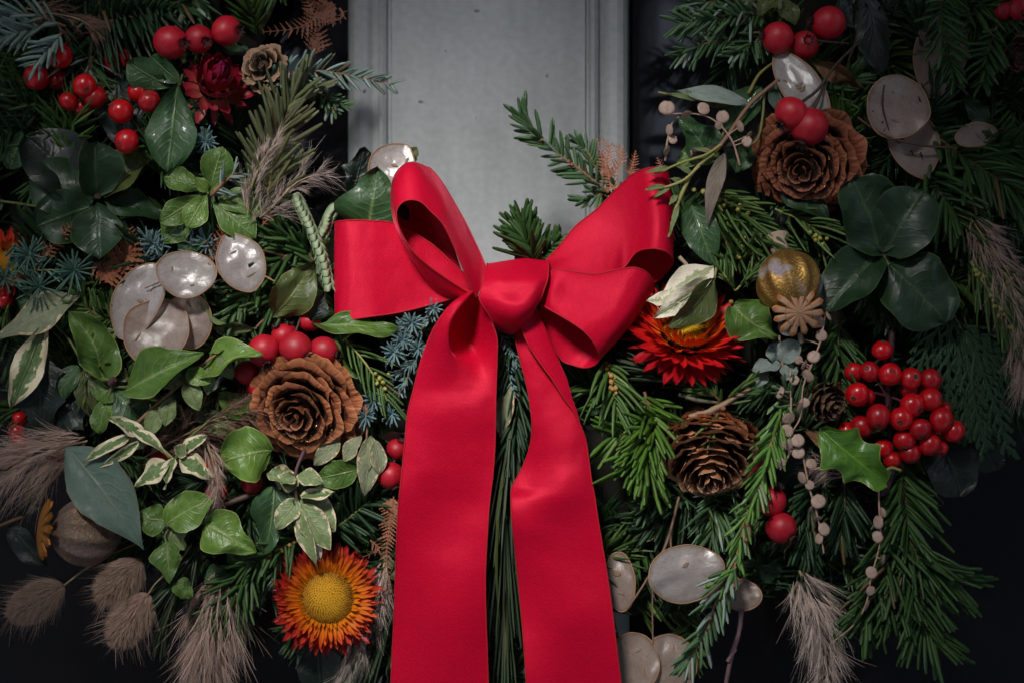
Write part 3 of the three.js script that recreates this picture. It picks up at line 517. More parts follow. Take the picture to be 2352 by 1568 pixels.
function bunnyTail(label, base, tip, w, stalk, k = 1) {
  const A = PT(base), B = PT(tip), ax = B.clone().sub(A), L = ax.length() / S, T = ax.clone().normalize(), t = thing('bunny_tail_grass', label, 'grass head', A, 'bunny tail grass heads'), R = rng(serial * 9 + 1), mb = new MB(), col = HAIR.tail.map(x => x * k);
  const core = new THREE.SphereGeometry(1, 20, 16); core.scale(w * 0.4 * S, L * 0.44 * S, w * 0.4 * S); core.translate(0, L * 0.47 * S, 0);
  place(t, 'head', core, tailMat, A, yQ(T));
  for (let i = 0; i < 4600; i++) {
    const s = R(), a = R() * 6.283, N = perp(T, a), r = w * 0.4 * Math.sqrt(Math.max(0, 1 - Math.pow((s - 0.47) / 0.47, 2))), p = A.clone().addScaledVector(T, s * L * 0.94 * S).addScaledVector(N, r * S);
    const d = T.clone().multiplyScalar(0.62).addScaledVector(N, 0.5 + 0.4 * R()).add(V(R() - 0.5, R() - 0.5, R() - 0.5).multiplyScalar(0.3)).normalize(), long = R() < 0.06, kk = 0.7 + 0.6 * R();
    hair(mb, p, d, long ? 44 * (0.6 + R()) : 17 * (0.6 + 0.7 * R()), V(0, -0.12, 0), long ? 0.9 : 1.3, col.map(x => x * kk), R);
  }
  part(t, 'hairs', mb.geo(), hairMat, 'stuff');
  if (stalk) stem(t, [base, ...stalk], 2.2, 2, BR.straw, { name: 'stalk' });
  return t;
}

// ---------------------------------------------------------------- cypress, dried fern, strings of small pods
const cypMat = vc({ roughness: 0.55 });
function cypress(label, main, sides, o = {}) {
  const t = thing('cypress_frond', label, 'conifer sprig', PT(main[0]), o.group), R = rng(serial * 4 + 9);
  const scaleChain = (mb, pts, w, col) => { const c = curve(pts), L = c.getLength() / S, n = Math.max(3, Math.round(L / (w * 0.75))); for (let i = 0; i < n; i++) { const s = i / n, p = c.getPoint(s), T = c.getTangent(s), N = perp(T), kk = 0.75 + 0.5 * R(), B = N.clone().cross(T); for (const [sg, nn] of [[1, 0], [-1, 0], [0, 1]]) { const d = T.clone().multiplyScalar(0.93).addScaledVector(B, sg * 0.36).addScaledVector(N, nn * 0.2).normalize(); needle(mb, p, d, w * 1.7, w * 0.9 * (1 - 0.4 * s), perp(d, 0, N), V(0, 0, 0), col.map(x => x * kk), col.map(x => x * kk * 1.2), { rings: [[0, 0.7], [0.5, 1], [1, 0.12]], th: 0.4 }); } } };
  const dark = o.col ?? C(34, 66, 36);
  const m0 = new MB(); tube(m0, main, 4, 2, BR.green, {}); part(t, 'stem', m0.geo(), stemMats.green);
  for (const pts of sides) {
    const mb = new MB(), c = curve(pts), L = c.getLength() / S; scaleChain(mb, pts, 7, dark);
    const n = Math.round(L / 15);
    for (let i = 1; i < n; i++) { const s = i / n, p = c.getPoint(s), T = c.getTangent(s), B = perp(T).cross(T), sg = i % 2 ? 1 : -1, len = (o.sub ?? 62) * (1 - 0.62 * s) * (0.75 + 0.5 * R()); const d = T.clone().multiplyScalar(0.82).addScaledVector(B, sg * 0.57).normalize(), e = p.clone().addScaledVector(d, len * S).addScaledVector(T, len * 0.18 * S).add(V(0, -0.1 * len * S, (R() - 0.5) * 0.3 * len * S)); const md = p.clone().lerp(e, 0.5).addScaledVector(B, sg * len * 0.07 * S); scaleChain(mb, [p, md, e], 6, dark); for (let k = 1; k < 4; k++) { const f = k / 4, pp = p.clone().lerp(e, f), l2 = len * 0.3 * (1 - 0.5 * f), sg2 = k % 2 ? 1 : -1, d2 = d.clone().multiplyScalar(0.85).addScaledVector(B, sg2 * 0.5 * (R() < 0.8 ? 1 : -1)).normalize(); scaleChain(mb, [pp, pp.clone().addScaledVector(d2, l2 * S)], 5, dark); } }
    part(t, 'spray', mb.geo(), cypMat);
  }
  return t;
}
const fernMat = vc({ roughness: 0.75 });
function fern(label, fronds, o = {}) {
  const t = thing('dried_fern_frond', label, 'fern frond', PT(fronds[0].p[0]), 'rust brown dried fern fronds'), R = rng(serial * 6 + 5), sm = new MB(), mb = new MB(), base = o.col ?? C(142, 84, 56);
  for (const f of fronds) {
    const c = tube(sm, f.p, f.r ?? 2, 0.8, base, {}), L = c.getLength() / S, n = Math.round(L / (f.gap ?? 11));
    for (let i = 1; i <= n; i++) for (const sg of [1, -1]) {
      const s = i / (n + 0.4), p = c.getPoint(s), T = c.getTangent(s), N = perp(T, f.roll ?? 0), B = N.clone().cross(T), len = f.w * (1 - 0.8 * Math.pow(s, 1.6)) * (0.75 + 0.5 * R()), d = T.clone().multiplyScalar(0.5).addScaledVector(B, sg * 0.85).addScaledVector(N, 0.4 * (R() - 0.3)).normalize(), kk = 0.7 + 0.6 * R();
      const x = N.clone().cross(d).normalize(), K = 7, st = mb.n;
      for (let k = 0; k <= K; k++) { const q = k / K, w = len * 0.15 * (1 - 0.75 * q) * (k % 2 ? 1.3 : 0.5), pp = p.clone().addScaledVector(d, q * len * S).addScaledVector(N, (0.25 * q * q * len * (R() * 0.5 + 0.5) * (f.curl ?? 1)) * S); for (const j of [-1, 0, 1]) mb.v(pp.clone().addScaledVector(x, j * w * S).addScaledVector(N, j ? 0.12 * w * S : 0), base.map(v => v * kk * (j ? 1.15 : 0.8))); }
      for (let k = 0; k < K; k++) for (let j = 0; j < 2; j++) { const a = st + k * 3 + j; mb.q(a, a + 1, a + 4, a + 3); }
    }
  }
  part(t, 'stem', sm.geo(), stemMats.green); part(t, 'leaflets', mb.geo(), fernMat, 'stuff');
  return t;
}
const pellets = [0, 1, 2].map(k => { const mb = new MB(), n = 26, K = 6, R = rng(40 + k); for (const sd of [1, -1]) { const st = mb.n; mb.v(V(0, 0, sd * 0.2), C(196, 168, 150)); for (let q = 1; q <= K; q++) for (let i = 0; i < n; i++) { const a = i / n * 6.2832, f = q / K, x = Math.cos(a) * f * (1 - 0.1 * Math.sin(a)), y = Math.sin(a) * f * (Math.sin(a) > 0.96 ? 0.9 : 1), rim = sstep(0.8, 0.95, f), z = sd * ((f > 0.97 ? 0 : 0.19 * Math.sqrt(1 - 0.8 * f * f)) + 0.06 * rim * (f > 0.97 ? 0 : 1) + 0.09 * Math.exp(-Math.pow(x / 0.09, 2)) * (1 - f) + 0.05 * nz(x * 2, y * 2, k * 5)); mb.v(V(x * (0.92 + 0.1 * k), y, z), mix(C(194, 168, 152), C(150, 112, 92), 0.75 * rim + 0.4 * Math.exp(-Math.pow(x / 0.07, 2)) + 0.2 * R())); } for (let i = 0; i < n; i++) { mb.tri(st, st + 1 + i, st + 1 + (i + 1) % n); for (let q = 0; q < K - 1; q++) { const c = st + 1 + q * n + i, d = st + 1 + q * n + (i + 1) % n; mb.q(c, c + n, d + n, d); } } } return mb.geo(); });
const pelletMat = vc({ roughness: 0.55, transmission: 0.15 });
// pods: [u, v, z, half length, turn in the picture (deg), yaw]
function podString(label, stems, pods, o = {}) {
  const t = thing('pepperwort_string', label, 'seed string', PT(stems[0][0]), 'dried strings of flat round seed pods'), mb = new MB(), R = rng(serial * 2 + 3), c0 = o.col ?? C(184, 150, 132);
  for (const s of stems) tube(mb, s, 2.6, 1.6, c0, { knob: 0.3 });
  const cs = stems.map(s => curve(s).getPoints(60)).flat();
  for (const [u, v, z, h, rot = 0, yaw = 0] of pods) {
    const at = PT([u, v, z]), q = new THREE.Quaternion().setFromEuler(new THREE.Euler((R() - 0.5) * 0.7, yaw * Math.PI / 180 + (R() < 0.4 ? (R() < 0.5 ? 1.1 : -1.1) : (R() - 0.5) * 0.9), -rot * Math.PI / 180 + (R() - 0.5) * 0.5, 'ZYX'));
    place(t, 'pod', pellets[Math.floor(R() * 3)], pelletMat, at, q, h * (0.74 + 0.2 * R()) * S);
    let best = cs[0], bd = 9; for (const p of cs) { const dd = p.distanceTo(at); if (dd < bd) { bd = dd; best = p; } }
    if (bd > h * 0.5 * S) tube(mb, [best, best.clone().lerp(at, 0.8)], 1.5, 1.2, c0, { n: 3 });
  }
  part(t, 'stem', mb.geo(), stemMats.green);
  return t;
}

// ---------------------------------------------------------------- satin ribbon
const weave = dataTex(256, 256, (u, v) => { const x = u * 32, y = v * 32, d = (x + y * 0.5) % 1, b = 118 + 70 * Math.sin(d * 6.283) + 60 * nz(u * 90, v * 60, 2); return [b, b, b]; });
weave.wrapS = weave.wrapT = THREE.RepeatWrapping;
const satinMap = dataTex(512, 512, (u, v) => { const f = nz(u * 44, v * 30, 3) * 0.2 + nz(u * 80, v * 64, 6) * 0.2 + 0.05 * Math.sin((u * 18 + v * 30) * 6.283) + fbm(u * 6, v * 6, 2, 3) * 0.06; return [203 * (1 + f), 10 * (1 + f * 3), 48 * (1 + f * 2)]; }, true);
satinMap.wrapS = satinMap.wrapT = THREE.RepeatWrapping;
const satin = std({ map: satinMap, bumpMap: weave, bumpScale: 0.00009, roughness: 0.47, metalness: 0.14, anisotropy: 0.3, specularIntensity: 0.8, specularColor: new THREE.Color(1, 0.36, 0.46), sheen: 1, sheenColor: new THREE.Color(1, 0.14, 0.24), sheenRoughness: 0.34 });
const edging = std({ color: new THREE.Color(...C(178, 8, 30)), roughness: 0.7 });
const cr = (a, b, c, d, t) => 0.5 * (2 * b + (c - a) * t + (2 * a - 5 * b + 4 * c - d) * t * t + (3 * b - a - 3 * c + d) * t * t * t);
function spline(pts, n) { const out = [], m = pts.length - 1; for (let i = 0; i <= n; i++) { const x = Math.min(m - 1e-6, i / n * m), k = Math.floor(x), t = x - k, g = (j) => pts[clamp(k + j, 0, m)]; out.push([0, 1, 2].map(a => cr(g(-1)[a], g(0)[a], g(1)[a], g(2)[a], t))); } return out; }
function ribbon(t, name, rows, o = {}) {                          // rows of points across the band, one row after another along it
  const nu = o.nu ?? 24, nv = (rows.length - 1) * (o.sub ?? 9), across = rows.map(r => spline(r, nu)), mb = new MB(), ed = [[], []];
  const cols = []; for (let j = 0; j <= nu; j++) cols.push(spline(across.map(r => r[j]), nv));
  let run = 0;
  for (let i = 0; i <= nv; i++) {
    if (i) run += Math.hypot(...[0, 1, 2].map(a => cols[nu / 2 | 0][i][a] - cols[nu / 2 | 0][i - 1][a]));
    for (let j = 0; j <= nu; j++) { const c = cols[j][i], p = PT(c); const wz = (o.ripple ?? 0) * S * fbm(i * 0.09, j * 0.11, o.seed ?? 1, 3); p.z += wz; mb.v(p, null, j / nu * 0.053 / 0.02, run * S / 0.02); if (j === 0) ed[0].push(p.clone()); if (j === nu) ed[1].push(p.clone()); }
  }
  for (let i = 0; i < nv; i++) for (let j = 0; j < nu; j++) { const a = i * (nu + 1) + j; mb.q(a, a + 1, a + nu + 2, a + nu + 1); }
  const m = part(t, name, mb.geo(), satin);
  const e = new MB();
  for (const k of o.edges ?? [0, 1]) { const c = new THREE.CatmullRomCurve3(ed[k]), L = c.getLength() / S, n = Math.round(L / 2.6); let st = e.n; const K = 5; for (let i = 0; i <= n; i++) { const s = i / n, p = c.getPointAt(s), T = c.getTangentAt(s), N = perp(T), B = N.clone().cross(T), r = (i % 2 ? 2.1 : 1.2) * S; for (let j = 0; j < K; j++) { const a = j / K * 6.283; e.v(p.clone().addScaledVector(N, Math.cos(a) * r).addScaledVector(B, Math.sin(a) * r)); } } for (let i = 0; i < n; i++) for (let j = 0; j < K; j++) { const a = st + i * K + j, b = st + i * K + (j + 1) % K; e.q(a, b, b + K, a + K); } }
  if (e.n) { const g = e.geo(), at = rootOf(m); g.translate(-at.x, -at.y, -at.z); const x = new THREE.Mesh(g, edging); x.name = 'stitched_edge'; x.castShadow = x.receiveShadow = true; m.add(x); }
  return m;
}

// ---------------------------------------------------------------- the red satin bow
{
  const t = thing('ribbon_bow', 'large red satin ribbon bow with four loops and two long tails', 'ribbon bow', PT([1175, 680, 40]));
  // left loop lying flat: front face, then round the left turn and back
  ribbon(t, 'loop', [
    [[1085, 645, 48], [1082, 662, 50], [1085, 682, 48]],
    [[1035, 600, 42], [1040, 640, 44], [1042, 686, 42]],
    [[985, 556, 38], [985, 630, 40], [990, 700, 40]],
    [[912, 515, 40], [912, 618, 46], [915, 718, 46]],
    [[850, 507, 48], [850, 617, 54], [852, 727, 56]],
    [[802, 506, 48], [802, 618, 52], [804, 734, 54]],
    [[774, 509, 34], [773, 620, 36], [774, 736, 38]],
    [[768, 513, 10], [767, 622, 10], [769, 736, 12]],
    [[776, 517, -16], [775, 625, -16], [777, 735, -14]],
    [[815, 521, -34], [815, 628, -34], [817, 733, -30]],
    [[890, 540, -30], [890, 635, -30], [890, 726, -30]],
    [[1000, 600, -5], [1000, 650, -5], [1000, 705, -5]],
    [[1085, 650, 25], [1085, 665, 25], [1085, 685, 25]],
  ], { ripple: 3.5, seed: 3 });
  // upright loop: near rim, bulging side, far rim; the left wall curls back behind the opening
  ribbon(t, 'loop', [
    [[1076, 672, 84], [1056, 684, 66], [1046, 690, 40], [1062, 674, 20]],
    [[1030, 643, 100], [1006, 662, 66], [1002, 668, 20], [1064, 650, 0]],
    [[985, 611, 114], [964, 620, 78], [966, 614, 10], [1056, 614, -20]],
    [[948, 577, 126], [930, 566, 84], [936, 556, 6], [1046, 582, -34]],
    [[927, 545, 132], [911, 524, 84], [918, 516, 4], [1034, 548, -40]],
    [[913, 512, 136], [903, 485, 84], [908, 480, 4], [1020, 516, -44]],
    [[911, 484, 138], [902, 446, 86], [906, 440, 8], [1004, 484, -42]],
    [[923, 466, 138], [908, 414, 84], [914, 402, 14], [990, 452, -34]],
    [[944, 459, 138], [930, 386, 80], [936, 379, 20], [980, 414, -20]],
    [[968, 465, 136], [958, 388, 80], [956, 373, 26], [974, 388, -12]],
    [[991, 487, 134], [990, 424, 84], [984, 390, 28], [988, 387, -4]],
    [[1015, 512, 130], [1022, 468, 84], [1018, 432, 30], [1015, 419, -4]],
    [[1037, 553, 122], [1046, 522, 84], [1048, 486, 36], [1046, 470, 0]],
    [[1058, 604, 112], [1070, 572, 80], [1076, 540, 36], [1074, 521, 8]],
    [[1078, 652, 98], [1092, 624, 74], [1101, 598, 44], [1103, 582, 24]],
    [[1094, 682, 86], [1106, 660, 74], [1114, 636, 60], [1117, 616, 46]],
  ], { seed: 7 });
  // right upper loop: rises to the right, rolls over and comes back behind
  ribbon(t, 'loop', [
    [[1250, 602, 36], [1256, 612, 40], [1258, 624, 44]],
    [[1285, 565, 34], [1296, 596, 52], [1300, 630, 62]],
    [[1322, 520, 32], [1345, 575, 52], [1352, 634, 66]],
    [[1368, 483, 34], [1400, 555, 48], [1404, 630, 60]],
    [[1410, 441, 38], [1436, 525, 42], [1436, 612, 44]],
    [[1450, 403, 50], [1466, 500, 52], [1462, 580, 54]],
    [[1486, 387, 66], [1498, 482, 76], [1496, 571, 84]],
    [[1516, 385, 62], [1526, 480, 74], [1526, 576, 84]],
    [[1534, 395, 40], [1543, 490, 52], [1543, 590, 60]],
    [[1538, 408, 8], [1548, 500, 16], [1546, 604, 22]],
    [[1530, 425, -22], [1540, 520, -16], [1530, 626, -10]],
    [[1500, 445, -38], [1510, 545, -34], [1503, 648, -28]],
    [[1420, 500, -36], [1430, 580, -34], [1430, 655, -28]],
    [[1300, 590, -10], [1310, 625, -6], [1315, 660, 0]],
    [[1250, 620, 20], [1250, 635, 22], [1250, 650, 24]],
  ], { ripple: 2.8, seed: 11 });
  // right lower loop: front face runs out to the right, turns and shows its inside below
  ribbon(t, 'loop', [
    [[1254, 628, 64], [1248, 655, 72], [1240, 690, 66]],
    [[1284, 619, 74], [1268, 665, 96], [1254, 706, 88]],
    [[1318, 624, 84], [1300, 676, 96], [1280, 721, 108]],
    [[1368, 629, 90], [1342, 688, 102], [1312, 740, 120]],
    [[1420, 619, 100], [1386, 694, 106], [1340, 760, 126]],
    [[1460, 615, 104], [1420, 700, 110], [1362, 784, 122]],
    [[1488, 628, 94], [1446, 716, 102], [1374, 806, 110]],
    [[1503, 653, 64], [1452, 738, 72], [1377, 824, 86]],
    [[1498, 668, 32], [1444, 752, 38], [1366, 838, 58]],
    [[1470, 676, 10], [1420, 752, 20], [1344, 844, 38]],
    [[1420, 672, 4], [1380, 740, 14], [1316, 838, 28]],
    [[1350, 665, 10], [1322, 715, 18], [1288, 824, 24]],
    [[1290, 660, 24], [1276, 690, 30], [1262, 770, 30]],
    [[1250, 660, 40], [1244, 680, 42], [1240, 715, 40]],
  ], { ripple: 2.8, seed: 13 });
  // left tail, pleated under the knot
  ribbon(t, 'tail', [
    [[1078, 668, 70], [1084, 667, 88], [1089, 669, 92], [1090, 674, 76], [1096, 678, 74], [1102, 684, 84]],
    [[1032, 703, 78], [1044, 691, 118], [1068, 693, 122], [1062, 703, 60], [1088, 708, 26], [1113, 704, 92]],
    [[1003, 742, 76], [1015, 730, 122], [1038, 737, 130], [1030, 750, 66], [1076, 764, 14], [1132, 746, 92]],
    [[984, 780, 74], [1003, 772, 116], [1030, 780, 122], [1034, 796, 78], [1084, 804, 26], [1142, 780, 90]],
    [[966, 830, 74], [998, 828, 102], [1034, 832, 104], [1062, 838, 84], [1100, 838, 58], [1142, 822, 84]],
    [[950, 891, 76], [998, 890, 92], [1046, 892, 92], [1096, 890, 84], [1140, 880, 80]],
    [[936, 950, 82], [988, 950, 98], [1040, 950, 98], [1092, 950, 93], [1138, 945, 82]],
    [[929, 1020, 90], [980, 1020, 96], [1034, 1020, 93], [1086, 1020, 87], [1137, 1020, 79]],
    [[922, 1090, 98], [974, 1090, 96], [1028, 1090, 87], [1082, 1090, 82], [1132, 1090, 79]],
    [[915, 1160, 101], [968, 1160, 90], [1020, 1160, 79], [1072, 1160, 76], [1124, 1160, 82]],
    [[911, 1235, 93], [964, 1235, 84], [1014, 1235, 79], [1066, 1235, 82], [1119, 1235, 90]],
    [[908, 1320, 76], [960, 1320, 82], [1011, 1320, 87], [1062, 1320, 93], [1115, 1320, 93]],
    [[905, 1410, 62], [958, 1410, 73], [1010, 1410, 87], [1062, 1410, 93], [1116, 1410, 82]],
    [[901, 1490, 56], [956, 1490, 65], [1010, 1490, 76], [1064, 1490, 79], [1119, 1490, 68]],
    [[897, 1580, 62], [953, 1580, 62], [1009, 1580, 65], [1066, 1580, 65], [1122, 1580, 59]],
    [[894, 1660, 70], [950, 1660, 68], [1008, 1660, 62], [1066, 1660, 56], [1124, 1660, 54]],
  ], { ripple: 3.15, seed: 17 });
  // right tail, its right side folded over in front at the top
  ribbon(t, 'tail', [
    [[1180, 752, 52], [1200, 742, 50], [1222, 720, 54], [1232, 708, 62], [1214, 722, 76], [1196, 750, 82]],
    [[1186, 790, 56], [1204, 784, 54], [1230, 760, 56], [1250, 746, 66], [1232, 768, 80], [1212, 788, 84]],
    [[1196, 832, 60], [1216, 828, 60], [1246, 806, 58], [1270, 792, 66], [1256, 814, 80], [1240, 832, 84]],
    [[1208, 876, 64], [1230, 874, 66], [1262, 852, 62], [1288, 836, 68], [1280, 856, 80], [1268, 870, 84]],
    [[1217, 925, 66], [1242, 922, 70], [1276, 908, 66], [1306, 884, 68], [1302, 900, 78], [1294, 912, 82]],
    [[1222, 976, 66], [1248, 974, 74], [1280, 966, 74], [1314, 948, 72], [1324, 938, 74], [1320, 948, 77]],
    [[1217, 1024, 54], [1244, 1022, 70], [1276, 1018, 79], [1310, 1010, 79], [1334, 1002, 73], [1344, 1004, 70]],
    [[1200, 1072, 48], [1230, 1072, 62], [1264, 1068, 79], [1298, 1062, 82], [1330, 1056, 76], [1352, 1052, 68]],
    [[1177, 1116, 62], [1212, 1116, 68], [1250, 1112, 84], [1290, 1106, 93], [1330, 1100, 84], [1358, 1096, 70]],
    [[1174, 1150, 87], [1212, 1152, 90], [1250, 1150, 96], [1292, 1146, 96], [1334, 1142, 84], [1366, 1138, 70]],
    [[1177, 1205, 93], [1216, 1208, 93], [1256, 1208, 87], [1298, 1206, 79], [1340, 1202, 73], [1375, 1198, 68]],
    [[1184, 1270, 73], [1224, 1272, 79], [1266, 1272, 79], [1308, 1272, 73], [1350, 1272, 68], [1387, 1270, 65]],
    [[1191, 1340, 56], [1232, 1340, 68], [1274, 1340, 76], [1316, 1340, 76], [1360, 1340, 70], [1398, 1340, 65]],
    [[1198, 1415, 54], [1240, 1415, 62], [1282, 1415, 73], [1326, 1415, 79], [1370, 1415, 76], [1408, 1415, 68]],
    [[1204, 1490, 68], [1246, 1490, 65], [1290, 1490, 62], [1334, 1490, 62], [1378, 1490, 62], [1417, 1490, 62]],
    [[1210, 1580, 82], [1252, 1580, 68], [1298, 1580, 51], [1342, 1580, 42], [1388, 1580, 45], [1428, 1580, 51]],
    [[1216, 1660, 76], [1258, 1660, 62], [1304, 1660, 48], [1350, 1660, 40], [1396, 1660, 40], [1436, 1660, 45]],
  ], { ripple: 2.8, seed: 19 });
  // the knot: one band wrapped over the middle
  ribbon(t, 'knot', [
    [[1120, 622, 0], [1160, 614, -4], [1200, 608, -8], [1230, 610, -6], [1258, 612, 0]],
    [[1119, 606, 34], [1160, 599, 40], [1204, 593, 40], [1234, 596, 34], [1257, 598, 36]],
    [[1118, 612, 62], [1156, 610, 74], [1200, 610, 80], [1236, 614, 72], [1260, 608, 62]],
    [[1112, 640, 96], [1150, 640, 116], [1196, 642, 118], [1236, 638, 116], [1259, 636, 98]],
    [[1104, 668, 112], [1146, 672, 130], [1190, 672, 128], [1226, 664, 132], [1251, 662, 108]],
    [[1101, 688, 114], [1144, 694, 136], [1186, 700, 140], [1222, 694, 132], [1243, 684, 108]],
    [[1116, 712, 110], [1150, 718, 132], [1184, 724, 136], [1214, 716, 126], [1232, 704, 104]],
    [[1132, 738, 96], [1158, 740, 112], [1182, 744, 114], [1202, 738, 108], [1219, 726, 92]],
    [[1142, 754, 70], [1162, 760, 80], [1178, 762, 80], [1192, 756, 76], [1204, 744, 70]],
    [[1152, 762, 38], [1166, 767, 40], [1177, 768, 40], [1188, 762, 38], [1196, 752, 38]],
    [[1152, 752, 10], [1166, 756, 8], [1177, 758, 8], [1188, 752, 8], [1196, 742, 10]],
  ], { seed: 23, ripple: 1.75 });
}

// ---------------------------------------------------------------- left half of the wreath
const G = { leaf: 'loose glossy leaves', fir: 'fir sprigs', yew: 'yew sprigs', hem: 'hemlock sprigs', jun: 'blue juniper sprigs', haw: 'hawthorn berry clusters', hol: 'small glossy red berry clusters', pod: 'honesty seed pods', twig: 'leafy twigs', var: 'cream edged variegated sprigs', euc: 'eucalyptus leaves' };
// --- top left berries
berries('hawthorn_berry_cluster', 'row of three large matt red berries with brown crowns above the crimson flower', 'berries', G.haw, [[391, 97, 30, 38, [0.75, -0.15, 0.6]], [456, 90, 18, 33, [0.55, -0.25, 0.75]], [520, 71, 12, 35, [0.85, 0, 0.5]], [270, 143, -60, 34, [0.4, -0.6, 0.5]]], 'haw', [[[[424, 142, 20], [404, 120, 0], [380, 80, -30]], 6, 5, C(112, 122, 82)], [[[420, 34, 0], [408, 60, 0], [392, 80, -10]], 8, 6, C(84, 96, 74)]]);
berries('red_berry_cluster', 'loose bunch of small bright red berries in the dark needles at top left', 'berries', G.hol, [[136, 128, 0, 28, [-0.2, -0.6, 0.6]], [83, 178, -10, 28, [-0.6, -0.3, 0.6]], [131, 185, -50, 23, [0, -0.6, 0.6]], [194, 197, 20, 27, [0.35, -0.45, 0.8]], [156, 233, 0, 22, [-0.5, -0.7, 0.2]], [218, 223, 0, 26, [0.6, -0.6, 0.1]], [187, 248, -30, 22, [0, -0.9, 0.3]]], 'holly', [[[[194, 180, 0], [215, 130, -30], [250, 80, -60]], 2.6, 2.2], [[[136, 110, -10], [180, 80, -40], [250, 70, -60]], 2.6, 2.2], [[[83, 160, -20], [130, 110, -50], [180, 80, -50]], 2.4, 2]]);
berries('red_berry_cluster', 'four bright red berries beside the large dark lobed leaf below the three big berries', 'berries', G.hol, [[277, 256, 20, 27, [-0.62, 0.4, 0.65]], [291, 325, 30, 28, [-0.5, -0.35, 0.75]], [342, 233, 30, 26, [0.05, 0.6, 0.78]], [316, 212, -10, 23, [0.2, 0.5, 0.6]]], 'holly', [[[[300, 305, 20], [340, 290, -10], [370, 250, -40]], 2.6, 2], [[[290, 240, 0], [330, 200, -40], [370, 190, -50]], 2.6, 2]]);
// --- top left leaves
leafy('glossy_leaf', 'rounded dark green leaf just below the three large red berries, left one of two', 'leaf', G.leaf, [[[392, 200, 0], [291, 142, 20], 82, 'obov', 'ivy', { roll: -20, fold: 14 }]]);
leafy('glossy_leaf', 'narrow dark leaf under the largest of the three matt red berries', 'leaf', G.leaf, [[[345, 128, 0], [418, 192, 20], 58, 'ovate', 'ivy', { roll: 25, fold: 18 }]]);
leafy('glossy_leaf', 'large dark green lobed leaf hanging down left of the crimson flower', 'leaf', G.leaf, [[[408, 192, 20], [384, 396, 36], 118, 'obov', 'ivy', { roll: -8, fold: 10, wave: 0.28, bend: 10 }]], [[[[412, 196, 16], [420, 170, -10], [440, 150, -40]], 3, 3, BR.green]]);
leafy('glossy_leaf', 'small green leaf tip peeking out right of the large dark lobed leaf', 'leaf', G.leaf, [[[425, 230, -4], [478, 285, -10], 50, 'ovate', 'ivy', { roll: 30 }]]);
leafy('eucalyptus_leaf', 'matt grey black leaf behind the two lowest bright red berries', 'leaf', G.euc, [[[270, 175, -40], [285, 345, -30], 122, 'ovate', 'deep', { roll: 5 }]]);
leafy('camellia_rosette', 'rosette of large round dark glossy leaves at the left edge below the red berries', 'leaf rosette', 'rosettes of round dark leaves', [
  [[214, 450, -20], [60, 315, 0], 150, 'round', 'deep', { roll: 22, cup: 0.25, fold: 6 }], [[225, 448, 0], [222, 325, 40], 112, 'round', 'gloss', { roll: 38, cup: 0.4, fold: 10, side: -16 }], [[213, 462, 0], [66, 402, 22], 138, 'round', 'gloss', { roll: 10, cup: -0.15, fold: 2 }],
  [[212, 472, 4], [84, 520, 26], 124, 'round', 'gloss', { roll: -12, cup: 0.1, fold: 4 }], [[222, 462, 0], [230, 594, 34], 124, 'obov', 'gloss', { roll: -6, fold: 12 }], [[240, 452, -20], [352, 362, -30], 104, 'round', 'olive', { roll: -30, cup: 0.3 }], [[240, 462, -20], [380, 500, -40], 80, 'ovate', 'gloss', { roll: -30, fold: 20 }]],
  [[[[218, 456, -30], [160, 480, -60], [0, 462, -40]], 4, 3, BR.green], [[[218, 452, -20], [222, 452, 6], [224, 450, 10]], 11, 7, BR.dark]]);
strawflower('crimson strawflower with closed petals below the three large red berries', [494, 192, 4], [0.35, 0.42, 0.8], 0, [
  { n: 7, r: 6, y: 30, e: 84, len: 44, wid: 30, curl: 0.5, c: [C(130, 10, 34), C(140, 14, 50), C(120, 20, 70)] }, { n: 10, r: 16, y: 18, e: 80, len: 52, wid: 32, curl: 0.5, c: [C(150, 20, 36), C(150, 12, 40), C(128, 14, 56)] }, { n: 13, r: 26, y: 4, e: 72, len: 58, wid: 32, curl: 0.45, c: [C(180, 60, 40), C(156, 16, 40), C(130, 12, 46)] }, { n: 14, r: 34, y: -8, e: 58, len: 60, wid: 30, curl: 0.35, c: [C(180, 60, 44), C(150, 18, 42), C(130, 12, 40)] },
  { n: 14, r: 34, y: -20, e: 20, len: 56, wid: 24, curl: 0.3, c: [C(176, 90, 76), C(160, 44, 54), C(136, 20, 44)] }, { n: 11, r: 30, y: -30, e: -24, len: 58, wid: 20, curl: 0.1, c: [C(180, 110, 92), C(164, 56, 60), C(140, 26, 50)] }]);
cone('small_cone', 'small brown open cone at the foot of the silver needled sprig near the post', [610, 158, 0], [-0.25, 0.25, 0.9], 46, 50, 26, { col: 'larch', egg: 0.5, half: 0.55, flare: 0.25 });
sprig('hemlock_sprig', 'silvery hemlock sprig reaching right across the grey post at upper left', 'conifer sprig', G.hem, [[[[612, 178, -20], [640, 178, -10], [720, 163, 0], [800, 172, 6], [905, 196, 10]], { n: 46, col: 'hemsilver', under: 0.25 }], [[[690, 172, -8], [720, 200, -6], [760, 232, -4], [800, 244, -4]], { n: 22, len: 40, col: 'hemlock' }], [[[740, 210, -6], [752, 236, -8], [770, 262, -8]], { n: 12, len: 36, col: 'hemlock' }]], { n: 40, len: 58, wid: 8.5, ang: 58, col: 'hemsilver', r: 3.4, bark: C(150, 112, 84), lift: 0.25 });
sprig('fir_sprig', 'dusty olive fir sprig with long needles standing below the small brown cone', 'conifer sprig', G.fir, [[[[612, 470, -20], [622, 400, -8], [640, 320, 4], [664, 245, 14], [694, 205, 18]], {}]], { n: 84, len: 118, wid: 11, ang: 46, col: 'firgrey', r: 4.5, bark: C(146, 124, 84), spread: 0.7, matte: 1, taper: 0.4, tip: 0.5 });
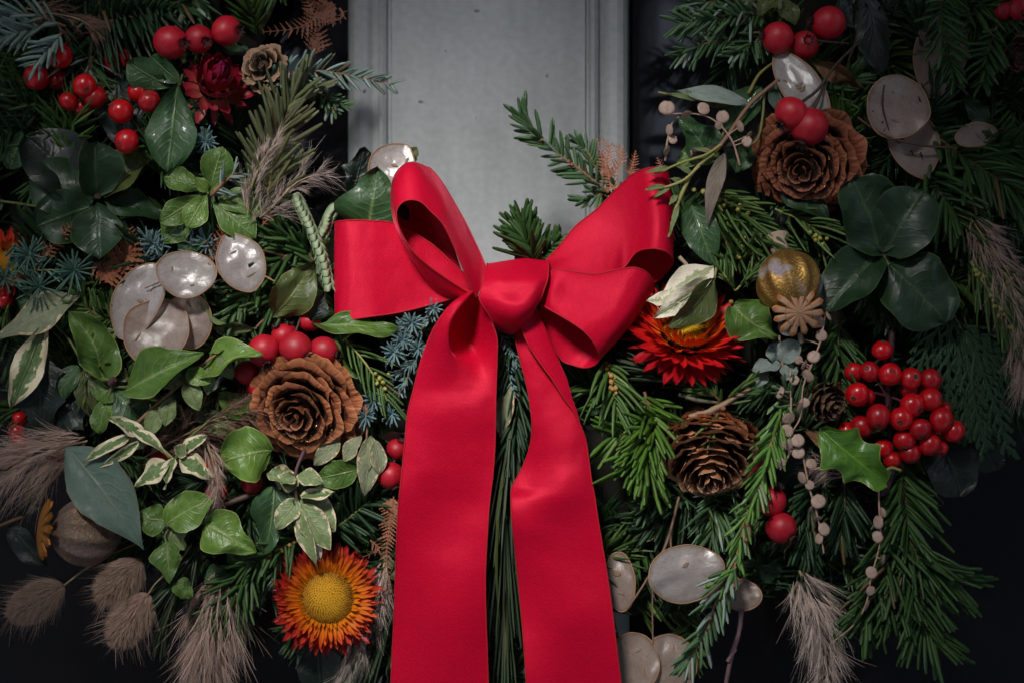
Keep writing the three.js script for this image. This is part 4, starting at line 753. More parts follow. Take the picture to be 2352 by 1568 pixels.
plume('tuft of pale feathery grass beside the light green leaf rosette at upper left', [[566, 520, 16], [574, 440, 26], [604, 366, 30], [632, 335, 26]], { tufts: 16, hairs: 34, len: 84, wide: 40, ang: 14, fuzz: 0.25, w: 1.5, col: 'pale' });
plume('swirling wisps of grey feathery grass just left of the scaly green stems', [[596, 500, 20], [630, 470, 22], [680, 420, 20], [732, 398, 14]], { tufts: 14, hairs: 30, len: 86, wide: 44, ang: 26, fuzz: 0.4, w: 1.5, col: 'grey' });
leafy('privet_rosette', 'rosette of light green rounded leaves in the upper left of the wreath', 'leaf rosette', G.twig, [
  [[480, 440, 20], [510, 336, 34], 78, 'obov', 'mid', { roll: 14, fold: 8 }], [[470, 430, 16], [374, 408, 26], 62, 'obov', 'mid', { roll: 20, fold: 10 }], [[478, 440, 24], [446, 406, 42], 30, 'ovate', 'fresh', { roll: 10 }], [[468, 446, 20], [366, 510, 32], 62, 'obov', 'mid', { roll: -14, fold: 8 }],
  [[474, 448, 26], [428, 524, 50], 60, 'obov', 'fresh', { roll: -10, fold: 8 }], [[486, 462, 16], [586, 548, 22], 84, 'obov', 'mid', { roll: -18, fold: 6 }], [[500, 452, 4], [606, 492, 0], 70, 'ovate', 'mid', { roll: -34 }], [[440, 486, 0], [372, 560, 0], 80, 'ovate', 'mid', { roll: 10 }], [[470, 500, -4], [420, 600, -10], 70, 'ovate', 'ivy', { roll: 10 }]],
  [[[[480, 448, 8], [478, 470, -10], [450, 520, -40]], 5, 5, BR.green]]);
sprig('hemlock_sprig', 'short brown twig with silver needles lying on the light green leaf rosette', 'conifer sprig', G.hem, [[[[484, 450, 40], [500, 432, 48], [522, 412, 54], [542, 396, 56]], {}]], { n: 15, len: 52, wid: 7, ang: 75, col: 'hemsilver', mode: 'brush', under: 0.4, r: 4.5, bark: C(160, 108, 72), taper: 0.1 }, [[540, 398, 58, 6], [488, 446, 46, 6], [512, 420, 54, 5]]);
sprig('hemlock_sprig', 'drooping silver needled sprig over the red berries in the top left corner', 'conifer sprig', G.hem, [[[[140, 76, 30], [112, 112, 40], [78, 150, 46]], { n: 24 }], [[[90, 60, 10], [50, 70, 20], [0, 88, 20]], { n: 22 }], [[[150, 60, 10], [60, 30, 20], [10, 40, 20]], { n: 20 }]], { n: 22, len: 62, wid: 9, ang: 55, col: 'hemsilver', r: 3 });
sprig('fir_sprig', 'dark fir sprig with hanging needles above the red berries at top left', 'conifer sprig', G.fir, [[[[200, 60, -60], [290, 40, -30], [380, 30, -20]], { n: 50, ang: 80, len: 110 }], [[[180, 0, -60], [280, -20, -50], [420, 10, -40]], { n: 50, ang: 75 }]], { len: 100, wid: 12, col: 'firdark', r: 4, droop: 0.25, spread: 0.6 });
plume('brownish feathery plume lost in shade at the top left corner', [[60, 20, 0], [120, 30, 6], [190, 48, 6], [216, 70, 6]], { tufts: 16, hairs: 30, len: 60, wide: 40, ang: 24, col: 'brown', w: 1.6 });
fern('dark rust fern fronds at the top beside the grey post', [{ p: [[770, 10, -40], [740, 30, -34], [690, 62, -30], [600, 74, -30]], w: 40 }, { p: [[720, 130, -40], [730, 80, -40], [716, 20, -40], [690, -20, -40]], w: 34 }, { p: [[780, 20, -30], [788, 34, -20], [776, 46, -20], [762, 38, -22]], w: 16, r: 4 }], { col: C(100, 58, 40) });
for (const [l, b, tw] of [
  ['blue green juniper star below the crimson strawflower', [472, 325, 10], [[[500, 380, -20], [480, 340, 0], [468, 312, 10]]]],
  ['blue juniper tuft right of the light green leaf rosette below it', [474, 560, 0], [[[520, 600, -20], [490, 570, 0], [462, 552, 10]], [[450, 600, -20], [440, 560, 0], [420, 540, 6]]]],
  ['blue juniper tuft below the glossy round leaf left of the honesty pods', [352, 560, 0], [[[380, 600, -20], [360, 570, 0], [330, 540, 6]], [[330, 620, -30], [340, 580, -10], [352, 546, 0]]]]]) juniper('juniper_sprig', l, G.jun, tw, [[...b, 40, 14]], { n: 34, len: 36 });
// --- scaly stems, honesty and ivy behind the bow
for (const [l, pts] of [['knobbly grey green scaly stem standing left of the bow loop', [[678, 446, 16], [704, 505, 22], [736, 582, 26], [757, 664, 20]]], ['second scaly stem crossing behind the flat left bow loop', [[770, 470, -10], [752, 510, -4], [736, 560, 0], [740, 620, -10]]]]) {
  const t = thing('scaly_stem', l, 'stem', PT(pts[0]), 'scaly green succulent stems'), mb = new MB(), sc = new MB(), R = rng(serial), k = C(140, 156, 122);
  const c = tube(mb, pts, 11, 13, k, { k: 12, n: 24 });
  for (let i = 0; i < 15; i++) for (let j = 0; j < 4; j++) { const s = (i + (j % 2) * 0.5) / 15, p = c.getPoint(Math.min(1, s)), T = c.getTangent(Math.min(1, s)), N = perp(T, j / 4 * 6.283 + 0.2 * Math.sin(i)), kk = 0.85 + 0.3 * R(); needle(sc, p.addScaledVector(N, 10 * S), T.clone().multiplyScalar(0.92).addScaledVector(N, 0.16).normalize(), 22, 21, N, V(0, 0, 0), C(150, 168, 130, kk), C(130, 146, 112, kk), { rings: [[0, 0.8], [0.5, 1], [0.85, 0.8], [1, 0.3]], th: 0.12 }); }
  part(t, 'stem', mb.geo(), stemMats.green); part(t, 'scales', sc.geo(), needleMatte, 'stuff');
}
honesty('honesty_pod', 'cream white honesty pod standing behind the upright bow loop against the grey post', G.pod, [{ c: [900, 384, -20], w: 104, h: 122, rot: 32, tip: 0.5, mat: 0, seeds: [[0.05, 0.1, 8], [0.4, 0.5, 10, 0.3], [-0.2, -0.5, 5]] }], [[[[850, 415, -22], [835, 412, -22], [812, 416, -24]], 1.4, 1]]);
leafy('ivy_leaf', 'broad dark green ivy leaf behind the two left bow loops', 'leaf', G.leaf, [[[846, 530, -10], [868, 384, 10], 172, 'ivy', 'ivy', { roll: 6, fold: 6, wave: 0.1 }]]);
leafy('holly_leaf', 'dark holly leaf with spines behind the ivy leaf left of the grey post edge', 'leaf', G.leaf, [[[800, 480, -60], [838, 338, -50], 90, 'holly', 'deep', { roll: 20 }]]);
leafy('glossy_leaf', 'olive leaf tip showing right of the cream honesty pod behind the upright bow loop', 'leaf', G.leaf, [[[930, 370, -60], [958, 338, -60], 40, 'ovate', 'olive', { roll: 10 }]]);
// --- honesty pods left
honesty('honesty_pod_cluster', 'cluster of overlapping silvery honesty pods with dark seed scars left of the bow', G.pod, [
  { c: [318, 692, 34], w: 118, h: 188, rot: 24, tip: 0.1, roll: -12, mat: 0, seeds: [[0.05, 0.02, 9], [-0.1, -0.5, 7, 0.3], [0.3, 0.4, 8, 0.2]] }, { c: [432, 736, 26], w: 110, h: 130, rot: -10, tip: 0.2, mat: 1 }, { c: [360, 762, 56], w: 152, h: 158, rot: 30, tip: 0.4, mat: 1, pitch: -8, seeds: [[0.4, -0.3, 12, 0.2], [-0.4, -0.4, 12, 0.2]] },
  { c: [428, 628, 64], w: 134, h: 112, rot: 8, tip: 0.05, roll: 8, pitch: -10, mat: 0, seeds: [[0.25, -0.45, 6, 0.5], [0.7, 0.5, 5], [-0.5, 0.1, 7, 0.3]] }], [[[[428, 684, 50], [422, 676, 48], [418, 668, 48]], 3, 3, BR.dark], [[[366, 648, 50], [350, 655, 46], [332, 662, 44]], 1.8, 1.4]]);
honesty('honesty_pod', 'single pearly teardrop honesty pod with a stalk above right of the pod cluster', G.pod, [{ c: [552, 603, 54], w: 108, h: 140, rot: -24, tip: 0.7, mat: 0, roll: 10, seeds: [[-0.1, 0.4, 9, 0.3], [0.2, -0.5, 12, 0.2]] }], [[[[608, 634, 54], [628, 645, 56], [649, 655, 56]], 2.2, 1.6, C(168, 122, 90)]]);
fern('rust dried fern behind the single teardrop honesty pod', [{ p: [[470, 600, 0], [500, 560, 6], [520, 520, 10], [530, 500, 10]], w: 36 }, { p: [[600, 520, 10], [616, 500, 10], [622, 470, 6]], w: 20 }]);
fern('rust dried fern tip pointing up beside the juniper at the left edge', [{ p: [[96, 592, 14], [120, 565, 20], [146, 538, 24], [166, 512, 26]], w: 30 }]);
fern('rust dried fern under the glossy round leaf left of the honesty pods', [{ p: [[220, 640, -6], [268, 610, 0], [296, 570, 4], [296, 524, 4]], w: 56 }, { p: [[210, 600, -10], [250, 632, -6], [300, 634, -6]], w: 34 }]);
juniper('juniper_sprig', 'bright blue green juniper sprig with open stars at the far left edge', G.jun, [[[[-20, 628, 20], [60, 622, 24], [130, 620, 30], [165, 622, 36]]], [[[70, 700, 10], [72, 640, 20], [74, 570, 24]]], [[[30, 560, 10], [40, 580, 14], [60, 600, 20]]]].map(x => x[0]), [[170, 622, 44, 60, 24], [68, 585, 30, 52, 18], [90, 660, 30, 56, 18], [10, 640, 30, 46, 14]], { n: 30, len: 46, wid: 6.5, col: 'junipergreen' });
strawflower('orange strawflower mostly hidden behind juniper at the far left edge', [16, 605, -14], [0.3, 0.1, 0.9], 30, [{ n: 26, r: 28, y: 4, e: 40, len: 44, wid: 14, curl: 0.3, c: [C(230, 150, 30), C(220, 96, 24), C(200, 50, 20)] }, { n: 24, r: 32, y: -8, e: 5, len: 56, wid: 18, curl: 0.2, c: [C(220, 100, 30), C(200, 50, 24), C(180, 24, 24)] }], [C(190, 130, 20), C(140, 80, 20)]);
berries('red_berry_cluster', 'dark red berries in shade at the left edge above the feathery plume', 'berries', G.hol, [[44, 960, -30, 16], [36, 990, -26, 18], [48, 1020, -24, 22], [10, 690, -20, 20]], 'holly', [[[[52, 930, -30], [44, 960, -36], [40, 1000, -36]], 2.4, 2]]);
// --- left middle leaves
leafy('variegated_leaf', 'big dull green leaf with cream margin slanting up right at the far left', 'leaf', G.leaf, [[[186, 676, 20], [-8, 782, 44], 84, 'oval', 'dull', { roll: 24, fold: 12, bend: 14, wave: 0.2 }]]);
leafy('variegated_leaf', 'curled cream edged leaf with a torn dark patch hanging at the far left', 'leaf', G.leaf, [[[100, 746, 24], [22, 934, 56], 74, 'oval', 'vari', { roll: -24, fold: 20, wave: 0.3, curl: 0.4 }]]);
leafy('glossy_leaf', 'wavy bright green leaf with a pale midrib below the dull cream margined leaf', 'leaf', G.leaf, [[[238, 872, 20], [156, 716, 56], 104, 'ovate', 'mid', { roll: 24, fold: 20, wave: 0.4, side: 26, n: 22 }]]);
leafy('holly_leaf', 'dark blue green holly leaf pointing down at the left above the feathery plume', 'leaf', G.leaf, [[[84, 790, 6], [98, 1004, 14], 122, 'holly', 'deep', { roll: -10, fold: 14 }]]);
leafy('holly_leaf', 'darkest holly leaf between the down pointing holly leaf and the variegated leaves', 'leaf', G.leaf, [[[190, 880, -6], [124, 1010, 0], 120, 'holly', 'deep', { roll: 14 }]]);
leafy('privet_spray', 'spray of large shiny green leaves round a purple bud below the honesty pods', 'leafy twig', G.twig, [
  [[284, 898, 62], [466, 808, 92], 118, 'ovate', 'mid', { roll: -26, fold: 24, wave: 0.2, side: 14 }], [[456, 880, 62], [602, 812, 100], 96, 'ovate', 'fresh', { roll: -48, fold: 24, side: -34, wave: 0.15 }], [[262, 862, 20], [280, 836, 26], 70, 'ovate', 'olive', { roll: 10 }], [[250, 890, 20], [222, 920, 20], 80, 'ovate', 'mid', { roll: 30 }], [[258, 896, 26], [340, 980, 20], 96, 'ovate', 'ivy', { roll: -20 }]],
  [[[[240, 940, 20], [252, 900, 30], [258, 876, 36], [230, 870, 30]], 5, 4, BR.green], [[[254, 880, 36], [258, 874, 44], [262, 870, 48]], 10, 7, C(92, 60, 66)], [[[258, 888, 30], [300, 886, 36], [340, 870, 40]], 3, 2, BR.green]]);
leafy('box_twig', 'brown twig with paired small oval leaves slanting up right below the honesty pods', 'leafy twig', G.twig, [
  [[420, 862, 76], [374, 888, 82], 46, 'oval', 'oval', { roll: 20 }], [[430, 852, 78], [484, 880, 88], 46, 'ovate', 'fresh', { roll: -10 }], [[428, 868, 76], [456, 942, 84], 46, 'oval', 'oval', { roll: -8 }], [[478, 842, 70], [476, 906, 72], 32, 'oval', 'oval', { roll: -20 }], [[500, 820, 68], [534, 870, 70], 36, 'oval', 'oval', { roll: -14 }], [[394, 904, 74], [378, 978, 84], 42, 'oval', 'oval', { roll: 4 }], [[368, 930, 72], [338, 1006, 82], 42, 'oval', 'oval', { roll: 10 }], [[362, 924, 70], [300, 932, 72], 22, 'oval', 'olive', { roll: 60 }],
  [[330, 980, 66], [310, 1034, 66], 50, 'oval', 'oval', { roll: 10 }], [[520, 800, 62], [480, 812, 62], 24, 'ovate', 'fresh', { roll: 50 }], [[528, 792, 60], [540, 830, 66], 30, 'ovate', 'fresh', { roll: -30 }]], [[[[312, 974, 64], [350, 936, 70], [408, 886, 76], [460, 840, 70], [534, 788, 58]], 4.5, 3, C(150, 116, 88)]]);
leafy('box_twig', 'two small green leaves on a pale stalk at the left below the purple bud', 'leafy twig', G.twig, [[[246, 918, 30], [226, 996, 36], 56, 'oval', 'mid', { roll: 20 }], [[250, 912, 34], [264, 972, 40], 34, 'oval', 'fresh', { roll: -30 }]], [[[[262, 884, 30], [250, 906, 32], [244, 922, 32]], 3, 3, BR.green]]);
leafy('glossy_leaf', 'rolled grey green leaf curving down right of the honesty pod cluster', 'leaf', G.leaf, [[[590, 752, 26], [456, 696, 40], 56, 'ovate', 'pale', { roll: -58, fold: 30, side: -44, wave: 0.3, n: 24 }]], [[[[588, 752, 26], [604, 736, 20], [624, 724, 10]], 3, 3, BR.twig]]);
leafy('glossy_leaf', 'bright curled leaf with a brown midrib left of the flat bow loop', 'leaf', G.leaf, [[[626, 728, 30], [722, 600, 40], 104, 'ovate', 'olive', { roll: 14, fold: 22, wave: 0.3, side: 10 }]]);
leafy('glossy_leaf', 'small blackish folded leaf overlapping the bright curled leaf left of the bow', 'leaf', G.leaf, [[[714, 738, 36], [742, 668, 40], 50, 'ovate', 'deep', { roll: 30, fold: 24 }]]);
leafy('glossy_leaf', 'long drooping green leaf directly under the flat left bow loop', 'leaf', G.leaf, [[[716, 744, 40], [910, 760, 46], 66, 'obov', 'mid', { roll: -34, fold: 12, side: 8, wave: 0.34, n: 22 }]]);
leafy('glossy_leaf', 'narrow rolled green leaf hanging between the left cone and the bow tail', 'leaf', G.leaf, [[[766, 778, 30], [846, 876, 30], 44, 'lance', 'mid', { roll: 50, fold: 24, side: 14 }]]);
berries('hawthorn_berry_cluster', 'cluster of plump matt red berries with ragged crowns above the left cone', 'berries', G.haw, [[605, 805, 50, 37, [0.3, -0.8, 0.55]], [678, 798, 54, 36, [0.75, -0.55, 0.4]], [650, 772, 24, 29, [-0.3, 0.5, 0.3]], [743, 806, 36, 33, [0.8, -0.2, 0.3]], [711, 738, 6, 24, [0, 1, 0]], [565, 855, 30, 27, [-0.6, -0.6, 0.2]], [592, 888, 16, 26, [-0.3, -0.8, 0.2]], [660, 762, 10, 20, [0.2, 0.7, 0.3]]], 'haw', [[[[605, 770, 30], [600, 750, 20], [640, 720, 0]], 3, 3, BR.dark], [[[678, 764, 34], [690, 730, 20], [700, 700, 0]], 3, 3, BR.dark]]);
cone('cedar_cone', 'large brown rose shaped cone with gold glitter left of the bow tails', [702, 928, 20], [-0.22, -0.36, 0.88], 110, 96, 54, { egg: 0.5, half: 0.66, glitter: 34, flare: 0.22, gturn: 0.6 });
sprig('yew_sprig', 'yew sprig with yellow flower buds between the left cone and the bow', 'conifer sprig', G.yew, [[[[790, 776, 20], [836, 830, 34], [870, 880, 40], [890, 920, 40]], {}]], { n: 22, len: 74, wid: 7, ang: 40, col: 'yew', r: 3, bark: BR.yellow, taper: 0.2, bend: 0.3 }, [[862, 858, 48, 6], [872, 868, 52, 7], [880, 878, 52, 7], [892, 860, 46, 6], [884, 892, 50, 6], [866, 880, 50, 6]], budYellow);
juniper('juniper_sprig', 'pale blue juniper sprig emerging under the bow left of the tails', G.jun, [[[1000, 712, 20], [975, 750, 20], [930, 790, 24], [890, 830, 24]], [[960, 740, 20], [930, 760, 26], [925, 740, 28]], [[985, 790, 10], [950, 830, 14], [910, 860, 16]], [[890, 880, 20], [860, 920, 26], [832, 970, 30]], [[940, 860, 10], [910, 910, 16], [890, 960, 18]]], [[946, 742, 36, 34, 18], [996, 708, 34, 26, 14], [905, 808, 36, 36, 18], [926, 780, 34, 34, 18], [856, 916, 36, 30, 16], [840, 955, 38, 32, 18], [900, 950, 26, 30, 16], [960, 800, 30, 30, 16]], { n: 64, len: 27, wid: 5 });
// --- lower left
plume('wide pinkish feathery plume fanning out at the far left below the holly leaf', [[200, 1012, 20], [130, 1030, 26], [60, 1060, 26], [-40, 1110, 20]], { tufts: 40, hairs: 40, len: 120, wide: 90, ang: 22, fuzz: 0.3, w: 1.6, col: 'pink' });
plume('brown pink feathery plume under the box twig left of the glittered cone', [[330, 1050, 16], [420, 1000, 26], [500, 960, 26], [600, 940, 14]], { tufts: 34, hairs: 36, len: 84, wide: 70, ang: 30, fuzz: 0.4, w: 1.5, col: 'brown' });
plume('small pinkish tuft hanging in front of the red berries at lower left', [[470, 1010, 80], [486, 1050, 84], [494, 1090, 84], [492, 1120, 80]], { tufts: 12, hairs: 34, len: 66, wide: 26, ang: 12, w: 1.4, col: 'pink' });
leafy('eucalyptus_leaf', 'large smooth blue grey leaf covering the gold poppy head at lower left', 'leaf', G.euc, [[[150, 1026, 60], [330, 1262, 90], 138, 'lance', 'euc', { roll: -4, fold: 5, wave: 0.08, side: -18, n: 22 }]], [[[[110, 1050, 40], [136, 1054, 50], [156, 1040, 58]], 5, 4, C(96, 52, 52)]]);
poppy('gold dusted poppy head turned left with a gold star crown behind the blue grey leaf', [198, 1222, 16], [-0.9, 0.12, 0.42], 74, 80, 72, { s: 3, cm: 0.75, rc: [C(196, 140, 70), C(150, 92, 34)], turn: 1 });
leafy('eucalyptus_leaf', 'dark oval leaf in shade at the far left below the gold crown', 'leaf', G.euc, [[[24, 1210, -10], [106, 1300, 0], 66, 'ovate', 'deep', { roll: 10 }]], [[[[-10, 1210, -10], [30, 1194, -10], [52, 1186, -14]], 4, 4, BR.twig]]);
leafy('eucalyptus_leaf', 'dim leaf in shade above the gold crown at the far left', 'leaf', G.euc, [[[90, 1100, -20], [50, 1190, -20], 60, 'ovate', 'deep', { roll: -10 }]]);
leafy('variegated_sprig', 'twisted cream edged leaves on a pale stalk above the lower left berries', 'leafy twig', G.var, [
  [[330, 1000, 84], [246, 958, 92], 40, 'lance', 'vari', { roll: 30, fold: 24, wave: 0.3 }], [[300, 985, 88], [388, 1050, 96], 34, 'lance', 'vari', { roll: -40, fold: 30 }], [[300, 1000, 84], [188, 1064, 92], 34, 'lance', 'vari', { roll: 20, fold: 20, wave: 0.3 }], [[320, 1012, 86], [228, 1072, 88], 30, 'lance', 'vari', { roll: -20, fold: 28 }], [[390, 1060, 92], [312, 1118, 100], 52, 'ovate', 'vari', { roll: 24, fold: 16, wave: 0.3 }], [[400, 1050, 96], [380, 1124, 110], 44, 'lance', 'vari', { roll: 40, fold: 20, twist: 70 }],
  [[412, 1054, 96], [486, 1098, 108], 52, 'ovate', 'vari', { roll: -30, fold: 20, wave: 0.35 }], [[420, 1040, 92], [476, 1000, 96], 40, 'ovate', 'vari', { roll: -30, fold: 24 }], [[408, 1046, 98], [424, 1018, 112], 34, 'ovate', 'varib', { roll: 0 }]], [[[[400, 1056, 90], [360, 1020, 86], [300, 986, 84]], 3, 2.5, BR.yellow], [[[400, 1056, 90], [430, 1010, 84], [486, 960, 50]], 3, 3, BR.green]]);
berries('red_berry_cluster', 'shiny red berries half hidden by the pinkish tuft at lower left', 'berries', G.hol, [[495, 1130, 46, 25, [0.4, -0.4, 0.4]], [578, 1109, 30, 25, [0, -0.8, 0.2]], [364, 1060, 40, 23, [-0.7, 0, 0.3]], [473, 1066, 40, 21, [0, -0.7, 0.2]]], 'holly', [[[[495, 1110, 36], [510, 1080, 20], [540, 1050, 0]], 2.5, 2]]);
leafy('glossy_leaf', 'broad light green leaf with pale veins left of the cone foot', 'leaf', G.leaf, [[[624, 1034, 52], [500, 1066, 70], 132, 'ovate', 'fresh', { roll: 6, fold: 12, wave: 0.26, side: 10 }]]);
leafy('ivy_spray', 'spray of bright green ivy leaves on a bare twig at lower left', 'leafy twig', G.twig, [
  [[382, 1204, 66], [494, 1146, 84], 92, 'ovate', 'fresh', { roll: -16, fold: 10, side: -8 }], [[384, 1196, 60], [310, 1190, 64], 74, 'ovate', 'mid', { roll: 20, fold: 8 }], [[398, 1200, 50], [424, 1262, 50], 62, 'ivy', 'pale', { roll: 10 }], [[466, 1200, 66], [588, 1268, 84], 108, 'ivy', 'fresh', { roll: -12, fold: 12, wave: 0.2 }], [[384, 1244, 70], [390, 1340, 84], 76, 'ivy', 'mid', { roll: 8, fold: 16 }], [[398, 1338, 76], [438, 1372, 70], 54, 'ovate', 'mid', { roll: -40, fold: 16 }], [[630, 1116, 50], [606, 1270, 56], 108, 'ivy', 'ivy', { roll: -10, fold: 18, side: -10 }], [[640, 1090, 40], [690, 1140, 44], 64, 'ovate', 'ivy', { roll: -20, fold: 20 }], [[820, 1078, 40], [724, 1100, 44], 70, 'ovate', 'mid', { roll: -8, fold: 12 }]],
  [[[[372, 1216, 64], [430, 1192, 50], [500, 1164, 40], [590, 1130, 30]], 5, 7, C(104, 82, 72)], [[[388, 1210, 60], [378, 1232, 66], [384, 1250, 70]], 2.5, 2.5, BR.green], [[[364, 1220, 66], [380, 1208, 66], [398, 1204, 64]], 5, 4, C(112, 92, 84)]]);
leafy('variegated_sprig', 'cream edged green leaves on a dark stalk above the orange strawflower', 'leafy twig', G.var, [
  [[680, 1120, 66], [612, 1086, 70], 66, 'ovate', 'varib', { roll: 40, fold: 30, wave: 0.3 }], [[684, 1090, 70], [742, 1108, 86], 44, 'ovate', 'varib', { roll: -20, fold: 14 }], [[676, 1092, 70], [640, 1122, 76], 50, 'round', 'varib', { roll: 40, fold: 30, twist: 50 }], [[684, 1148, 66], [634, 1216, 84], 56, 'ovate', 'varib', { roll: 16, fold: 18 }], [[688, 1158, 66], [758, 1262, 80], 68, 'ovate', 'varib', { roll: -12, fold: 14, wave: 0.2 }], [[682, 1160, 70], [730, 1304, 90], 44, 'lance', 'varib', { roll: 12, fold: 24 }], [[690, 1140, 60], [770, 1130, 66], 44, 'lance', 'vari', { roll: -50, fold: 24, side: 18 }], [[694, 1140, 50], [768, 1220, 50], 80, 'ovate', 'varib', { roll: -20, fold: 10 }], [[690, 1170, 54], [735, 1290, 56], 44, 'ovate', 'cream', { roll: -20 }]],
  [[[[700, 1030, 40], [680, 1080, 60], [678, 1130, 64], [690, 1170, 62]], 5, 3, C(92, 62, 62)]]);
leafy('variegated_sprig', 'dull olive cream edged leaves hanging by the red berries left of the bow tail', 'leafy twig', G.var, [[[830, 1000, 50], [790, 1060, 56], 40, 'oval', 'dull', { roll: 20, fold: 20 }], [[850, 1000, 54], [838, 1140, 56], 56, 'ovate', 'dull', { roll: -10, fold: 14 }], [[860, 1010, 58], [872, 1090, 66], 40, 'oval', 'dull', { roll: -20, fold: 18 }], [[840, 1010, 58], [846, 1080, 66], 34, 'oval', 'dull', { roll: 10, fold: 20 }], [[780, 1010, 40], [720, 1070, 44], 44, 'ovate', 'dull', { roll: 10 }]], [[[[846, 970, 30], [842, 1000, 44], [846, 1030, 50]], 3, 3, BR.twig]]);
berries('hawthorn_berry_cluster', 'two matt red berries tucked against the left edge of the left bow tail', 'berries', G.haw, [[898, 1092, 34, 31, [0.3, -0.7, 0.3]], [912, 1030, 24, 24, [0.2, 0.5, 0.3]]], 'haw', [[[[905, 1062, 30], [908, 1052, 26], [912, 1044, 22]], 3, 3]]);
leafy('eucalyptus_leaf', 'grey leaf edge poking out left of the bow tail above the berries', 'leaf', G.euc, [[[870, 1000, 30], [936, 992, 30], 40, 'oval', 'euc', { roll: 60 }]]);
strawflower('open orange strawflower with yellow centre below the variegated leaves at lower left', [752, 1374, 44], [0.2, 0.22, 0.95], 57, [
  { n: 44, r: 54, y: 4, e: 66, len: 34, wid: 8, curl: -0.5, c: [C(216, 150, 16), C(222, 128, 18), C(214, 96, 20)] }, { n: 56, r: 57, y: 2, e: 40, len: 54, wid: 9, curl: -0.1, c: [C(222, 140, 18), C(218, 110, 20), C(208, 80, 24)] }, { n: 56, r: 58, y: -4, e: 24, len: 66, wid: 11, curl: 0.5, c: [C(216, 120, 20), C(206, 76, 24), C(216, 96, 56)] }, { n: 46, r: 58, y: -12, e: 12, len: 72, wid: 15, curl: 0.7, c: [C(206, 90, 24), C(190, 44, 24), C(204, 76, 56)] }, { n: 40, r: 56, y: -20, e: 0, len: 76, wid: 19, curl: 0.4, c: [C(190, 50, 24), C(172, 24, 22), C(170, 40, 36)] }, { n: 32, r: 52, y: -28, e: -14, len: 80, wid: 22, curl: 0.1, c: [C(160, 14, 18), C(150, 10, 20), C(130, 8, 22)] }], [C(204, 150, 20), C(140, 78, 16)]);
bunnyTail('leftmost soft bunny tail grass head hanging low at the left', [146, 1344, 10], [18, 1416, 20], 84, [[190, 1310, 0], [240, 1280, -10], [330, 1240, -30]], 0.85);
bunnyTail('upper of the two right bunny tail grass heads at lower left', [324, 1288, 14], [224, 1384, 24], 92, null, 0.95);
bunnyTail('lower right bunny tail grass head pointing down at lower left', [340, 1364, 24], [258, 1482, 34], 90, [[356, 1340, 24], [410, 1290, 10], [440, 1250, -10]], 1.1);
sprig('fir_sprig', 'dark green fir tip pointing down left of the orange strawflower', 'conifer sprig', G.fir, [[[[590, 1290, 0], [560, 1330, 14], [530, 1380, 24], [500, 1420, 28]], {}], [[[568, 1325, 14], [552, 1370, 20], [540, 1440, 22]], { n: 28, len: 80 }]], { n: 46, len: 90, wid: 10, ang: 50, col: 'fir', r: 3.4, bark: BR.green });
sprig('yew_sprig', 'yew sprig with small tan buds above left of the orange strawflower', 'conifer sprig', G.yew, [[[[690, 1232, 30], [640, 1262, 36], [600, 1286, 36], [560, 1296, 34]], {}]], { n: 34, len: 66, wid: 9, ang: 62, col: 'fir', r: 3, bark: BR.green, droop: 0.2 }, [{ n: 9, a: 0.05, b: 0.5, r: 6, off: 7 }], budTan);
plume('pale feathery plume hanging at the bottom left of the orange strawflower', [[508, 1310, 0], [496, 1400, 14], [484, 1480, 20], [470, 1580, 20]], { tufts: 40, hairs: 44, len: 130, wide: 110, ang: 18, fuzz: 0.28, w: 1.6, col: 'pink' });
plume('pale feathery plume along the left edge of the left bow tail near the bottom', [[884, 1290, -10], [856, 1380, -4], [824, 1470, -4], [780, 1580, -6]], { tufts: 36, hairs: 40, len: 90, wide: 50, ang: 16, w: 1.5, col: 'pale' });
fern('rust brown dried fern hanging beside the left edge of the left bow tail', [{ p: [[904, 1140, 40], [896, 1200, 44], [888, 1270, 46], [896, 1370, 40]], w: 28, gap: 10 }, { p: [[850, 1240, 10], [870, 1260, 12], [830, 1280, 10]], w: 18 }], { col: C(150, 96, 70) });
sprig('fir_sprig', 'dark fir sprig behind the two red berries left of the bow tail', 'conifer sprig', G.fir, [[[[760, 1220, -10], [800, 1190, 0], [850, 1150, 6], [900, 1130, 6]], {}]], { n: 40, len: 90, wid: 10, ang: 66, col: 'firdark', r: 3.4, bark: BR.green, droop: 0.2 });
sprig('pine_sprig', 'bundle of long pine needles crossing the bottom edge left of the left bow tail', 'conifer sprig', 'long pine needles', [[[[920, 1360, -30], [890, 1420, -24], [860, 1500, -24], [820, 1600, -24]], {}]], { n: 44, len: 240, wid: 7, ang: 14, col: 'pine', mode: 'brush', r: 3, taper: 0.1, tip: 0.15, spread: 1.2 });
leafy('eucalyptus_leaf', 'dark smooth leaf hanging at the bottom edge below the orange strawflower', 'leaf', G.euc, [[[730, 1440, -20], [740, 1600, -20], 110, 'oval', 'deep', { roll: 6 }]]);
sprig('fir_sprig', 'dusty green fir sprig between the honesty pods and the flat left bow loop', 'conifer sprig', G.fir, [[[[700, 560, -20], [640, 600, -6], [580, 660, 4], [520, 740, 6]], {}], [[[690, 640, -16], [640, 680, -2], [600, 720, 4]], { n: 36 }], [[[740, 640, -20], [690, 560, -10], [600, 540, -6]], { n: 40 }]], { n: 60, len: 84, wid: 11, ang: 54, col: 'fir', r: 4, tip: 0.6, spread: 1, bark: BR.twig });
sprig('fir_sprig', 'fir sprig with short needles left of the honesty pod cluster', 'conifer sprig', G.fir, [[[[270, 740, 0], [230, 726, 10], [190, 700, 14], [176, 660, 14]], {}]], { n: 40, len: 56, wid: 8, ang: 60, col: 'yew', r: 3, bark: BR.twig });
